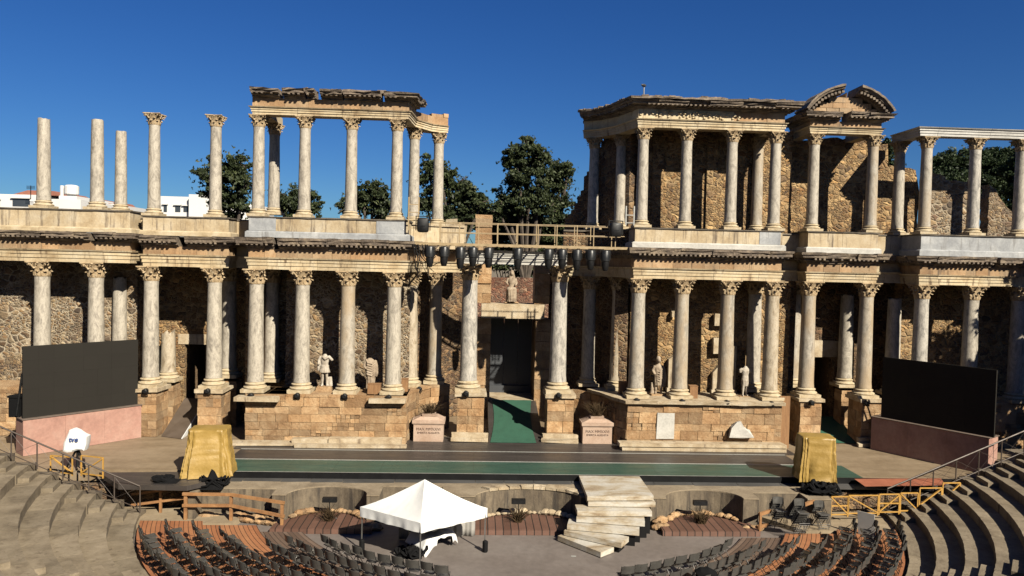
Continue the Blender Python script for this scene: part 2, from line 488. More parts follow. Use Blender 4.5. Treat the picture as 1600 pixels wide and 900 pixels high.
# ---- entablature pieces along a plan polyline
def arclen(path):
    P = [Vector((p[0], p[1])) for p in path]; L = [0]
    for a, b in zip(P, P[1:]): L.append(L[-1]+(b-a).length)
    return P, L
def on_path(P, L, s):
    s = max(0, min(L[-1], s))
    for i in range(len(P)-1):
        if s <= L[i+1] or i == len(P)-2:
            d = (P[i+1]-P[i]).normalized()
            return P[i]+d*(s-L[i]), Vector((d.y, -d.x))
def sub_path(P, L, a, b):
    pts = [on_path(P, L, a)[0]]
    for i in range(len(P)):
        if a+.02 < L[i] < b-.02: pts.append(P[i])
    pts.append(on_path(P, L, b)[0]); return pts
def path_blocks(m, path, z0, z1, out, depth, length, jit=.02, t0=0, t1=1, gap=.006, top_jit=0):
    P, L = arclen(path); s = 0
    while s < L[-1]-.05:
        e = s+length*random.uniform(.7, 1.4)
        for l in L[1:-1]:                    # never let a block run round a corner
            if s < l-.05 and e > l-.25: e = l; break
        if e > L[-1]-.3*length: e = L[-1]
        a, na = on_path(P, L, s+gap); b, nb = on_path(P, L, e-gap)
        mid, nm = on_path(P, L, (s+e)/2)
        o = out+random.uniform(-jit, jit)
        zt = z1+random.uniform(-top_jit, 0)
        c = [a+nm*o, b+nm*o, b-nm*depth, a-nm*depth]
        m.hexa([(p.x, p.y, z0) for p in c], [(p.x+jig(jit*.4), p.y+jig(jit*.4), zt) for p in c], random.uniform(t0, t1))
        s = e
def architrave(m, path, z0, z1, depth=.74):
    h = z1-z0
    prof = [(-depth, z0), (0, z0), (0, z0+h*.30), (.035, z0+h*.31), (.035, z0+h*.60), (.07, z0+h*.61), (.07, z0+h*.84), (.13, z0+h*.88), (.16, z0+h), (-depth, z1)]
    P, L = arclen(path)
    s = 0
    while s < L[-1]-.01:                     # beams meet with a fine joint
        e = s+random.uniform(2.0, 2.9)
        for l in L[1:-1]:
            if s < l-.02 and e > l-.6 and e < l+.6: e = l+.9
        if e > L[-1]-.8: e = L[-1]
        m.sweep(sub_path(P, L, s+(.006 if s > 0 else 0), e-.006 if e < L[-1] else e), prof, random.random(), .006, .8)
        s = e
def cornice(m, path, z0, z1, over=.48, depth=.74, gaps=(), rough=.03, teeth=True):
    P, L = arclen(path); h = z1-z0
    runs = []; s = 0
    for a, b in sorted(gaps): runs.append((s, a)); s = b
    runs.append((s, L[-1]))
    prof = [(-depth, z0), (.06, z0), (.09, z0+h*.2), (.2, z0+h*.24), (.2, z0+h*.42), (over*.86, z0+h*.48), (over*.9, z0+h*.72), (over, z0+h*.78), (over+.03, z1), (-depth, z1)]
    for a, b in runs:
        if b-a < .2: continue
        s = a
        while s < b-.05:
            e = min(b, s+random.uniform(.9, 1.7))
            if b-e < .4: e = b
            dz = random.uniform(-.035, .02); do = random.uniform(-.07, .03)
            m.sweep(sub_path(P, L, s+.008, e-.008), [(o+(do if o > .3 else 0), z+(dz if z > z0+.01 else 0)) for o, z in prof], random.random(), rough, .3)
            s = e
        if teeth:
            s = a+.1
            while s < b-.12:
                c, n = on_path(P, L, s); d = Vector((-n.y, n.x))
                q = [c+d*-.05+n*.18, c+d*.05+n*.18, c+d*.05+n*(over*.84), c-d*.05+n*(over*.84)]
                if random.random() < .9: m.hexa([(p.x, p.y, z0+h*.30) for p in q], [(p.x, p.y, z0+h*.475) for p in q], random.random())
                s += .23
GL = 'columns of the lower storey'; GU = 'columns of the upper storey'
BL = {}
def block(key, xl, xr, Yc, ref, rows, label, gaps=(), ret=(True, True), tail=None, head=None, depth_to=None):
    """one projecting stretch of entablature with its facing returns; rows = pixel rows of arch bottom, arch top, frieze top, cornice top, base top, parapet top"""
    Yf = Yc-.38
    zs = [PZ(ref, y, Yf) for y in rows]
    X0 = PX(xl, rows[0], Yf); X1 = PX(xr, rows[0], Yf)
    Yb = depth_to or Yc+YW
    path = [(X0, Yf), (X1, Yf)]
    if ret[0] and not head: path = [(X0, Yb)]+path
    if ret[1] and not tail: path = path+[(X1, Yb)]
    if tail: path = path+tail
    if head: path = head+path
    BL[key] = dict(X0=X0, X1=X1, Yf=Yf, Yc=Yc, Yb=Yb, zs=zs, path=path)
    random.seed(hash_s(key))
    t = empty('entablature', ((X0+X1)/2, Yc, zs[0]), label, 'entablature', 'entablatures over the lower columns')
    m = MB(); architrave(m, path, zs[0], zs[1]); m.build('architrave', MT['arch'], t)
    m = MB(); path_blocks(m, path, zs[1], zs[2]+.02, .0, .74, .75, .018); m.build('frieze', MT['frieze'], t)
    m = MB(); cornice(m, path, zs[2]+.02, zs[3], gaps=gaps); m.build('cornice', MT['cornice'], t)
    m = MB(); m.box(X0+.5, X1-.5, Yf+.7, Yb+(1.6 if key != 'Rcen' else .3), zs[1]-.12, zs[3]-.02); m.build('ceiling', MT['mortar'], t)
    return t
def hash_s(s):
    h = 0
    for c in s: h = (h*31+ord(c)) % 99991
    return h
EX = 1.93                                            # axis of the central door
def mir(p): return (2*EX-p[0], p[1])
tailL = [(-3.25, 38.6), (-2.55, 39.9), (-1.75, 40.7), (-.45, 40.75)]
block('Llat', -75, 203, 37.4, 100, [409, 389.5, 377, 361.7, 354, 326], 'weathered entablature over the far left columns, above the sunlit grey screen', gaps=((6.6, 6.9), (9.2, 9.3)), ret=(False, True))
block('Laed', 223, 357, 37.8, 290, [417, 398, 386, 369, 361, 338], 'short entablature with a gap in its cornice, over the two columns beside the left doorway', gaps=((3.9, 4.3),))
block('Lcen', 388, 636, 36.9, 500, [422.5, 404, 391.5, 373, 363, 340], 'long entablature left of the central door, under the grey and cream parapet', gaps=((3.4, 3.6),), tail=tailL)
headR = [mir(p) for p in reversed(tailL)]
block('Rcen', 990, 1220, 36.9, 1100, [437, 420, 407, 389, 380, 357.5], 'long entablature right of the central door, its left end curving back in shade', head=headR)
block('Raed', 1260, 1369, 37.9, 1315, [441, 425.5, 413, 396, 387, 362], 'short entablature over the lower columns right of the right podium, below the broken arched gable')
block('Rlat', 1436, 1690, 37.2, 1500, [446, 430, 417.5, 401, 391, 367], 'entablature over the far right columns, above the black screen in shade', gaps=((5.9, 6.05),), ret=(True, False))

# ---- lower columns
Z0 = 2.4
def low(px, blk, label, r=.385, mat='marble', Y=None, z0=None, z1=None, py=520, **k):
    b = BL[blk]
    return column(px, py, Y or b['Yc'], Z0 if z0 is None else z0, b['zs'][0] if z1 is None else z1, r, label, GL, mat, **k)
low(66, 'Llat', 'grey column with tan capital rising behind the left end of the sunlit screen')
low(150, 'Llat', 'grey column rising behind the right half of the sunlit screen')
low(-30, 'Llat', 'grey column at the far left of the lower storey')
low(187, 'Llat', 'shorter broken column without capital, behind the right end of the sunlit screen', r=.36, cap=False, broken=.4, Y=39.0, z1=PZ(187, 432, 39.0))
low(236, 'Laed', 'grey column on a square ashlar pedestal left of the left doorway', py=510)
low(335, 'Laed', 'grey column on a square ashlar pedestal right of the left doorway, above the gold cover', py=510)
low(263, 'Laed', 'broken stub of cream column against the wall left of the left doorway', r=.38, mat='marble_warm', cap=False, broken=.9, Y=39.9, z0=PZ(263, 592, 39.9)-.1, z1=PZ(263, 514, 39.9), py=550)
low(358, 'Laed', 'dark column in shade close behind the column right of the left doorway', Y=39.95, z0=2.6)
low(400, 'Lcen', 'pale column at the left end of the podium left of the central door')
low(472, 'Lcen', 'pale column of the left podium standing immediately left of the cuirassed statue')
low(543, 'Lcen', 'column with curling swirl veins, between the two headless statues', mat='marble_mixed')
low(615, 'Lcen', 'pale column at the right front corner of the podium left of the central door')
low(425, 'Lcen', 'shaded column set back against the wall behind the left end of the left podium', Y=39.5, z0=2.5)
low(642, 'Lcen', 'column set back at the bend of the left podium, white above and tan below', Y=39.2, mat='marble_warm', r=.375)
low(680, 'Lcen', 'half shaded column deep in the curve left of the central door', Y=40.3, mat='marble_mixed', r=.375)
ZR = PZ(735, 412, 38.0)
def regia(px, py, lab, mat):
    return column(px, py, 38.0, Z0, ZR, .435, lab, GL, mat)
regia(733, 515, 'tall blue grey column with slanting streaks on a tall pedestal left of the central door', 'marble_blue')
regia(873, 515, 'tall streaked grey column on a tall pedestal right of the central door', 'marble_blue')
low(920, 'Rcen', 'dark column deep in the shaded curve right of the central door', Y=40.3, r=.375)
low(965, 'Rcen', 'column set back in the curve of the right podium, lit only below', Y=39.2, mat='marble_warm', r=.375)
low(996, 'Rcen', 'tan white column at the left corner of the right podium, left of the robed statue', mat='marble_mixed')
low(1064, 'Rcen', 'tan white column of the right podium immediately right of the robed statue', mat='marble_mixed')
low(1135, 'Rcen', 'tan white column third from left on the right podium, left of the headless nude torso', mat='marble_mixed')
low(1205, 'Rcen', 'tan white column at the right front corner of the right podium', mat='marble_warm')
low(1178, 'Rcen', 'pale column standing back right beside the headless nude torso', Y=38.5, z0=2.55, mat='marble')
low(1240, 'Raed', 'column set back in the gap right of the right podium, its lower half lit', Y=39.9, z0=2.6, mat='marble_mixed')
low(1262, 'Raed', 'pale column on a square pedestal left of the doorway on the right', mat='marble_mixed')
low(1352, 'Raed', 'pale column on a square pedestal right of the doorway on the right', mat='marble_mixed')
low(1322, 'Raed', 'dark column without capital in shade right of the doorway on the right', Y=40.1, z0=2.6, cap=False, broken=.2, z1=PZ(1322, 460, 40.1))
low(1396, 'Rlat', 'shaded column set back just above the left edge of the black screen', Y=38.75, cap=False, z1=PZ(1396, 466, 38.75), broken=.15)
low(1438, 'Rlat', 'grey column rising behind the black screen near its left end', mat='marble_blue')
low(1516, 'Rlat', 'grey column rising behind the black screen near its right end')
low(1590, 'Rlat', 'column in dappled shade at the far right of the lower storey')

# ---- rubble walls behind the columns
def wall_prism(m, outline, Y0, Y1, dens=.35, j=.04):
    """outline: XZ polygon; edges are roughened"""
    P = []
    n = len(outline)
    for i in range(n):
        a = Vector(outline[i]); b = Vector(outline[(i+1) % n]); k = max(1, int((b-a).length/dens))
        for q in range(k):
            p = a.lerp(b, q/k); P.append((p.x+jig(j), p.y+jig(j)))
    m.prism(P, Y0, Y1)
def rect(x0, x1, z0, z1): return [(x0, z0), (x1, z0), (x1, z1), (x0, z1)]
GW = 'stone walls behind the columns'
random.seed(5)
# left: wall with doorway
Yw = 40.9
dx0, dx1 = PX(288, 590, Yw), PX(325, 590, Yw); dz = PZ(305, 538, Yw)
top = BL['Laed']['zs'][3]-.1
w = empty('rubble_wall', (PX(150, 500, Yw), Yw, 0), 'rubble wall pierced by a tall dark doorway, behind the columns right of the sunlit screen', 'wall', GW)
m = MB()
wall_prism(m, rect(PX(214, 500, Yw), dx0, 0, top), Yw, Yw+.8, j=.015)
wall_prism(m, rect(dx1, PX(392, 500, Yw), 0, top), Yw, Yw+.8, j=.015)
wall_prism(m, rect(dx0, dx1, dz+.55, top), Yw+.03, Yw+.8, j=.0)
m.build('masonry', MT['rub_gold'], w)
m = MB(); m.box(dx0-.35, dx1+.35, Yw-.03, Yw+.5, dz, dz+.56, .6, .015); m.build('lintel', MT['lime'], w)
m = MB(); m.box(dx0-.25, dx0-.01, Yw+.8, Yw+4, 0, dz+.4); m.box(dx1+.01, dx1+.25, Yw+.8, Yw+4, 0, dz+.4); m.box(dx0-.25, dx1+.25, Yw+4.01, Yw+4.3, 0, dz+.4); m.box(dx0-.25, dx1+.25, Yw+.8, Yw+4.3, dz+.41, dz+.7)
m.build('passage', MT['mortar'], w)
m = MB(); Yl = 39.15
wall_prism(m, rect(PX(-80, 500, Yl), PX(214, 500, Yl)+.02, 0, BL['Llat']['zs'][3]-.1), Yl, Yl+.75, j=.015)
m.build('rubble_wall', MT['rub_pale'], label='pale rubble wall with white mortar behind the sunlit grey screen', cat='wall', group=GW)
m = MB(); Yc_ = 38.65
wall_prism(m, rect(PX(447, 500, Yc_), PX(640, 500, Yc_), 0, BL['Lcen']['zs'][3]-.1), Yc_, Yc_+1.6, j=.015); wall_prism(m, rect(PX(390, 500, 39.9), PX(447, 500, Yc_)+.3, 0, BL['Lcen']['zs'][3]-.1), 39.9, 40.6, j=.015)
m.build('rubble_wall', MT['rub_pale'], label='rubble wall behind the two headless statues left of the central door', cat='wall', group=GW)
# right
m = MB()
wall_prism(m, rect(PX(985, 500, Yc_), PX(1234, 500, Yc_), 0, BL['Rcen']['zs'][3]-.1), Yc_, Yc_+.75, j=.015)
m.build('rubble_wall', MT['rub_gold'], label='golden rubble wall behind the robed statue and the nude torso', cat='wall', group=GW)
m = MB()                                   # spolia: marble slabs and pilaster stumps leaning on it
ex0, ex1 = PX(1272, 600, 40.9), PX(1302, 600, 40.9); Yr = 40.9; dzr = PZ(1290, 558, Yr); topr = BL['Raed']['zs'][3]-.1
w = empty('rubble_wall', (PX(1300, 500, Yr), Yr, 0), 'brown rubble wall pierced by the dark doorway right of the right podium', 'wall', GW)
wall_prism(m, rect(PX(1228, 500, Yr), ex0, 0, topr), Yr, Yr+.8, j=.015)
wall_prism(m, rect(ex1, PX(1412, 500, Yr), 0, topr), Yr, Yr+.8, j=.015)
wall_prism(m, rect(ex0, ex1, dzr+.95, topr), Yr+.03, Yr+.8, j=0)
m.build('masonry', MT['rub'], w)
m = MB(); m.box(ex0-.3, ex1+.3, Yr-.03, Yr+.5, dzr, dzr+.94, .6, .015); m.build('lintel', MT['lime'], w)
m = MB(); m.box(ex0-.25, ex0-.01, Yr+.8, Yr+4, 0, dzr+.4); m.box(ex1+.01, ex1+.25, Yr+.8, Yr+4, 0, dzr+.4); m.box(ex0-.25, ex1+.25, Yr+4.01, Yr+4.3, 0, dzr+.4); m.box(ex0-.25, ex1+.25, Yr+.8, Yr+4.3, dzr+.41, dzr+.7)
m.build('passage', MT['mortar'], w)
m = MB(); Yl = 39.1
wall_prism(m, rect(PX(1408, 500, Yl), PX(1700, 500, Yl), 0, BL['Rlat']['zs'][3]-.1), Yl, Yl+.75, j=.015)
m.build('rubble_wall', MT['rub_gold'], label='rubble wall behind the black screen, with one sunlit patch', cat='wall', group=GW)
# side walls of the recesses round the two side doorways
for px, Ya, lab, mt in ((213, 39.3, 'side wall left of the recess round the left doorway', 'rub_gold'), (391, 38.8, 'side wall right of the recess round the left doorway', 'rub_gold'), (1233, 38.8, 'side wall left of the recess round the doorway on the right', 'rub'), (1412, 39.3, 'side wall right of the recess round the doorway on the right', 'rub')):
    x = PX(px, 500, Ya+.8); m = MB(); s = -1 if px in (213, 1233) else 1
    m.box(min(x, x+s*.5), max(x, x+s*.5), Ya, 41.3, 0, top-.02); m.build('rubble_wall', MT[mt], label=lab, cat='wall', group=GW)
# curved walls of the central recess
arcL = [(PX(640, 500, Yc_)+.01, 38.9), (-3.75, 39.9), (-3.1, 41.1), (-2.3, 42.2), (-1.3, 43.0), (-.35, 43.3)]
for sgn, lab in ((0, 'curved rubble wall left of the central door behind the bend of columns'), (1, 'curved rubble wall in deep shade right of the central door')):
    p = arcL if sgn == 0 else [mir(q) for q in reversed(arcL)]
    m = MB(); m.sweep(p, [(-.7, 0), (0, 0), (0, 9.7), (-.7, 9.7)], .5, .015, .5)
    m.build('curved_wall', MT['rub'], label=lab, cat='wall', group=GW)  # left wall gets the darker rubble too, shade put into its colour
# ---- central door: jambs, lintel, dark panel, beam
Yd = 43.2
jx0, jx1 = PX(766, 560, Yd), PX(835, 560, Yd)
zl0, zl1 = PZ(800, 497, Yd), PZ(800, 474, Yd)
d = empty('central_doorway', ((jx0+jx1)/2, Yd, 0), 'tall central doorway with ashlar jambs and stone lintel, closed by a dark grey panel', 'doorway')
random.seed(11)
def pier(m, x0, x1, y0, y1, z0, z1, course=.5, j=.025):
    z = z0
    while z < z1-.05:
        h = min(course*random.uniform(.8, 1.25), z1-z)
        if z1-z-h < .15: h = z1-z
        n = max(1, round((x1-x0)/random.uniform(.6, 1.0)))
        for i in range(n):
            a = x0+(x1-x0)*i/n; b = x0+(x1-x0)*(i+1)/n
            m.box(a+.005, b-.005, y0+jig(j), y1, z+.005, z+h-.005, random.random(), j*.5)
        z += h
m = MB(); pier(m, PX(742, 560, Yd), jx0, Yd-.35, Yd+.8, 0, zl0); m.build('jamb', MT['ashlar'], d)
m = MB(); pier(m, jx1, PX(858, 560, Yd), Yd-.35, Yd+.8, 0, zl0); m.build('jamb', MT['ashlar'], d)
m = MB(); m.box(PX(752, 480, Yd), PX(850, 480, Yd), Yd-.5, Yd+.7, zl0+.004, zl1, .7, .02); m.build('lintel', MT['lime'], d)
m = MB(); pier(m, PX(741, 450, Yd), PX(767, 450, Yd), Yd-.45, Yd+.75, zl1+.004, PZ(755, 336, Yd), .6, .06); m.build('broken_pier', MT['ashlar'], d)
m = MB(); pier(m, PX(834, 450, Yd), PX(858, 450, Yd), Yd-.45, Yd+.75, zl1+.004, PZ(850, 405, Yd), .6, .04); m.build('shaded_pier', MT['ashlar'], d)
MT['panel'] = plain('dark_panel', (.055, .06, .07), .55, 0, .12, 1)
m = MB()
for i in range(3): m.box(jx0+.01+(jx1-jx0)*i/3, jx0+(jx1-jx0)*(i+1)/3-.012, Yd+2.4, Yd+2.46, .9, zl0+.3, .5)
m.box(jx0, jx1, Yd+2.2, Yd+2.398, .9, 1.45); m.build('dark_panel', MT['panel'], d)
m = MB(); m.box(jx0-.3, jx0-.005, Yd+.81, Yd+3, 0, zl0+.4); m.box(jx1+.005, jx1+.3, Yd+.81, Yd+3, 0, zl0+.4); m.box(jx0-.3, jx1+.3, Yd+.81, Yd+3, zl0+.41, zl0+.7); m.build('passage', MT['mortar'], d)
m = MB(); m.box(jx0+.01, jx1-.01, Yd-.33, Yd+2.6, 0.0, 1.02, .5, .01); m.build('threshold', MT['lime'], d)
b0 = ZR
t = empty('marble_beam', (EX, 38, b0), 'white marble beam bridging the two tall columns before the central door, under the gantry', 'beam')
m = MB(); architrave(m, [(PX(722, 400, 37.6), 37.62), (PX(886, 400, 37.6), 37.62)], b0, PZ(800, 392, 37.6), .76); m.build('beam', MT['white_marble'], t)
m = MB()
for x in (PX(690, 420, 38), PX(862, 420, 38)):
    pass
# brick wall of the garden seen through the opening
m = MB(); wall_prism(m, rect(PX(700, 450, 55.5), PX(920, 450, 55.5), -1, PZ(800, 434, 55.5)), 55.5, 56.1)
m.build('brick_wall', MT['brick'], label='red brick and rubble garden wall seen through the opening behind the seated goddess statue', cat='wall')

# ---- podiums
GP = 'stone podiums and pedestals under the lower columns'
def courses(m, path, z0, z1, depth, hs, lens, jit=.04, small=.2):
    z = z0; i = 0
    while z < z1-.03:
        h = hs[i % len(hs)]*random.uniform(.78, 1.22); i += 1
        if z1-z-h < .12: h = z1-z
        P, L = arclen(path); s = 0
        while s < L[-1]-.03:
            e = s+random.uniform(*lens)
            for l in L[1:-1]:
                if s < l-.04 and e > l-.2: e = l; break
            if e > L[-1]-.25: e = L[-1]
            sub = random.random() < small and h > .25
            rows = [(z, z+h)] if not sub else [(z, z+h*.5), (z+h*.5, z+h)]
            for (za, zb) in rows:
                k = 1 if not sub else max(2, int((e-s)/.22))
                for q in range(k):
                    a, na = on_path(P, L, s+(e-s)*q/k+.008); b, nb = on_path(P, L, s+(e-s)*(q+1)/k-.008)
                    nm = on_path(P, L, (s+e)/2)[1]
                    o = random.uniform(-jit, jit)
                    c = [a+nm*o, b+nm*o, b-nm*depth, a-nm*depth]
                    m.hexa([(p.x+jig(.008), p.y, za+.007) for p in c], [(p.x+jig(.008), p.y+jig(.012), zb-.007) for p in c], random.random())
            s = e
        z += h
def podium(path, label, top, yb, slabs=(), steps=None):
    P, L = arclen(path)
    t = empty('stone_podium', (sum(p[0] for p in path)/len(path), min(p[1] for p in path), 0), label, 'podium', GP)
    m = MB(); courses(m, path, .0, top-.12, .35, (.42, .38, .34, .5), (.55, 1.35)); m.build('ashlar_facing', MT['ashlar'], t)
    m = MB(); m.sweep(path, [(-1.9, 0), (-.2, 0), (-.2, top-.14), (-1.9, top-.14)], .5, 0); m.build('core', MT['mortar'], t)
    m = MB(); path_blocks(m, path, top-.12, top, .02, 2.0, 1.1, .03, .2, .9); m.build('paving', MT['ashlar'], t)
    return t
Yp = 36.15
pl = PX(383, 650, Yp); pr = PX(635, 650, Yp)
random.seed(21)
podL = podium([(pl, 38.2), (pl, Yp), (pr, Yp), (-3.3, 37.0), (-2.9, 38.3), (-2.35, 39.3), (-1.35, 39.9)], 'golden ashlar podium left of the central door under the two headless statues', Z0, 38.6)
m = MB(); m.box(PX(370, 626, Yp), PX(437, 626, Yp), Yp-.45, Yp+.4, Z0-.30, Z0-.1, .5, .03); m.build('cornice_slab', MT['lime'], podL)
m = MB(); m.box(PX(577, 628, Yp), PX(634, 628, Yp), Yp-.4, Yp+.4, Z0-.32, Z0-.1, .6, .03)
m.build('cornice_slab', MT['lime'], podL)
m = MB(); m.box(PX(456, 680, 35.7), PX(512, 680, 35.7), 35.65, Yp-.02, .02, .33, .6, .03); m.box(PX(513, 680, 35.7), PX(627, 680, 35.7), 35.7, Yp-.02, .02, .36, .8, .03)
m.box(PX(360, 685, 35.6), PX(462, 685, 35.6), 35.5, Yp-.02, .0, .16, .3, .05); m.box(PX(460, 690, 35.4), PX(636, 690, 35.4), 35.35, 35.64, .0, .15, .4, .03)
m.build('marble_step', MT['lime'], podL)
qr = PX(1232, 650, Yp)-.35; ql = PX(980, 650, Yp)
podR = podium([mir((-1.35, 39.9)), mir((-2.35, 39.3)), mir((-2.9, 38.3)), mir((-3.3, 37.0)), (ql, Yp), (qr, Yp), (qr, 38.2)], 'golden ashlar podium right of the central door with a white fragment leaning on it', Z0-.2, 38.6)
m = MB(); m.sweep([mir((-2.35, 39.3)), mir((-2.9, 38.3)), mir((-3.3, 37.0)), (ql, Yp), (qr+.1, Yp)], [(-1.2, Z0-.19), (.22, Z0-.19), (.26, Z0-.02), (-1.2, Z0-.02)], .6, .025, .5)
m.box(ql+.05, qr-.1, Yp+.35, 38.6, Z0-.2, Z0-.005)
m.build('cornice_slab', MT['lime'], podR)
m = MB(); m.box(PX(1026, 660, Yp), PX(1054, 660, Yp), Yp-.06, Yp+.1, .45, 1.75, .5, .02); m.build('marble_panel', MT['white_marble'], podR)
m = MB(); m.box(PX(968, 688, 35.6), PX(1228, 688, 35.6), 35.45, Yp-.02, .2, .36, .7, .02); m.box(PX(972, 694, 35.5), PX(1230, 694, 35.5), 35.5, Yp-.02, .0, .19, .3, .02)
m.build('marble_step', MT['lime'], podR)
random.seed(31)
def pedestal(px, py, Y, w, label, z1=Z0, dpt=.7, topslab=True, foot=True):
    X = PX(px, py, Y)
    t = empty('column_pedestal', (X, Y, 0), label, 'pedestal', GP)
    m = MB(); courses(m, [(X-w/2, Y+dpt), (X-w/2, Y-dpt), (X+w/2, Y-dpt), (X+w/2, Y+dpt)], .0, z1-.17, .4, (.45, .5, .42), (.5, 1.0), .02, 0)
    m.build('ashlar_block', MT['ashlar'], t)
    m = MB(); m.box(X-w/2+.38, X+w/2-.38, Y-dpt+.3, Y+dpt, 0, z1-.18); m.build('core', MT['mortar'], t)
    if topslab:
        m = MB(); m.box(X-w/2-.12, X+w/2+.12, Y-dpt-.12, Y+dpt+.1, z1-.17, z1-.004, .6, .025); m.build('top_slab', MT['lime'], t)
    if foot:
        m = MB(); m.box(X-w/2-.22, X+w/2+.22, Y-dpt-.22, Y-dpt-.03, 0, .4, .5, .05); m.box(X-w/2-.3, X+w/2+.25, Y-dpt-.5, Y-dpt-.24, 0, .2, .5, .05); m.build('footing', MT['lime'], t)
    return t
pedestal(735, 650, 38.0, 1.35, 'tall ashlar pedestal under the streaked column left of the central door')
pedestal(873, 650, 38.0, 1.35, 'tall ashlar pedestal under the streaked column right of the central door')
pedestal(236, 640, 37.8, 1.1, 'ashlar pedestal left of the left doorway beside the pink screen base', foot=False)
pedestal(335, 635, 37.8, 1.15, 'ashlar pedestal right of the left doorway above the gold cover', foot=False)
pedestal(262, 640, 39.9, .95, 'low ashlar block under the broken column stub left of the left doorway', z1=PZ(263, 592, 39.9)-.1, dpt=.5, foot=False, topslab=False)
pedestal(1257, 650, 37.9, 1.12, 'ashlar pedestal left of the doorway on the right, with a white foot slab')
pedestal(1351, 650, 37.9, 1.1, 'ashlar pedestal right of the doorway on the right')
for px, Y, lab in ((358, 39.95, 'shaded block under the dark column right of the left doorway'), (1240, 39.9, 'shaded block under the column in the gap right of the right podium'), (1322, 40.1, 'shaded block under the dark column right of the doorway on the right')):
    pedestal(px, 640, Y, 1.0, lab, z1=2.6, dpt=.42, foot=False, topslab=False)
for key, lab, a, b in (('Llat', 'ashlar podium of the far left columns behind the sunlit screen', -75, 200), ('Rlat', 'ashlar podium of the far right columns behind the black screen', 1424, 1690)):
    B = BL[key]; Y0 = B['Yc']-.45
    podium([(PX(a, 620, Y0), Y0), (PX(b, 620, Y0), Y0)] if key == 'Rlat' else [(PX(a, 620, Y0), Y0), (PX(b, 620, Y0), Y0), (PX(b, 620, Y0), Y0+1.6)], lab, Z0, 38)
# ================================================================== upper storey
GB = 'parapets under the upper columns'
def parapet(key, label, mats, tail=None, head=None, ret=(True, True), panels=(), dado='parapet', foot='base'):
    b = BL[key]; zs = b['zs']; Yf = b['Yf']-.02
    x0, x1 = b['X0'], b['X1']
    path = [(x0, Yf), (x1, Yf)]
    if ret[0]: path = [(x0, b['Yb'])]+path
    if ret[1]: path = path+[(x1, b['Yb'])]
    if tail: path = path+tail
    if head: path = head+path
    random.seed(hash_s(key+'p'))
    t = empty('parapet', ((x0+x1)/2, Yf, zs[3]), label, 'parapet', GB)
    D = .95
    m = MB(); m.sweep(path, [(-D, zs[3]), (.14, zs[3]), (.14, zs[4]-.06), (.06, zs[4]), (-D, zs[4])], .5, .008, .7); m.build('base_moulding', MT[foot], t)
    m = MB(); path_blocks(m, path, zs[4]+.003, zs[5]-.075, 0, D, 2.3, .006, .2, .8, .004); m.build('dado', MT[dado], t)
    m = MB(); m.sweep(path, [(-D-.02, zs[5]-.072), (.06, zs[5]-.072), (.08, zs[5]-.01), (-D-.02, zs[5]-.004)], .5, .012, .4); m.build('coping', MT['coping'], t)
    for (a, c, mt) in panels:
        m = MB(); m.box(PX(a, 360, Yf), PX(c, 360, Yf), Yf-.025, Yf+.1, zs[4]+.01, zs[5]-.08, .5, .004); m.build('facing_slab', MT[mt], t)
    b['ptop'] = zs[5]
    return t
parapet('Llat', 'long rain streaked cream parapet under the two bare shafts at far left', None, ret=(False, True))
parapet('Laed', 'short cream parapet under the two lone columns with capitals', None)
parapet('Lcen', 'cream parapet with grey marble slabs at both ends under the left colonnade', None, tail=[], ret=(True, True), panels=((389, 431, 'parapet_grey'), (588, 634, 'parapet_grey')), foot='parapet_grey')
parapet('Rcen', 'golden parapet with a white base and one grey slab under the right colonnade', None, ret=(True, True), panels=((1187, 1220, 'parapet_grey'),), foot='white_marble')
parapet('Raed', 'short golden parapet under the broken arched gable', None, foot='white_marble')
parapet('Rlat', 'streaked grey marble parapet at far right under the thin beam', None, ret=(True, False), dado='parapet_grey', foot='parapet_grey')
# set-back stretches between the projecting blocks
def recess(l, r, Y, za, zb, zc, label, X0=None, X1=None):
    x0 = PX(l, 350, Y) if X0 is None else X0; x1 = PX(r, 350, Y) if X1 is None else X1
    t = empty('parapet', ((x0+x1)/2, Y, za), label, 'parapet', GB)
    m = MB(); m.box(x0, x1, Y, Y+.6, za, zc, .5, .01); m.build('dado', MT['parapet'], t)
    m = MB(); m.box(x0, x1, Y-.06, Y+.62, zc+.003, zc+.07, .5, .01); m.build('coping', MT['coping'], t)
    m = MB(); architrave(m, [(x0, Y-.05), (x1, Y-.05)], zb, zb+.58, .6); m.box(x0, x1, Y, Y+.6, zb+.585, za-.45, .4); m.build('entablature', MT['arch'], t)
    m = MB(); cornice(m, [(x0, Y-.05), (x1, Y-.05)], za-.44, za-.004, .4, .6); m.build('cornice', MT['cornice'], t)
def B(k, i): return BL[k][i]
def z_(k, i): return BL[k]['zs'][i]
recess(0, 0, 38.15, z_('Laed', 3), z_('Laed', 0), z_('Laed', 5)-.15, 'narrow shaded stretch of parapet set back between the two parapets at far left', B('Llat', 'X1')+.02, B('Laed', 'X0')-.02)
recess(0, 0, 38.55, z_('Laed', 3), z_('Laed', 0), z_('Laed', 5)-.1, 'narrow sunlit stretch of parapet set back left of the left colonnade', B('Laed', 'X1')+.02, B('Lcen', 'X0')-.02)
recess(0, 0, 38.6, z_('Rcen', 3), z_('Rcen', 0), z_('Rcen', 5)-.1, 'narrow dark stretch of parapet set back right of the right colonnade', B('Rcen', 'X1')+.02, B('Raed', 'X0')-.02)
recess(0, 0, 38.55, z_('Raed', 3), z_('Raed', 0), z_('Raed', 5)-.1, 'shaded stretch of parapet set back right of the broken arched gable', B('Raed', 'X1')+.02, B('Rlat', 'X0')-.02)

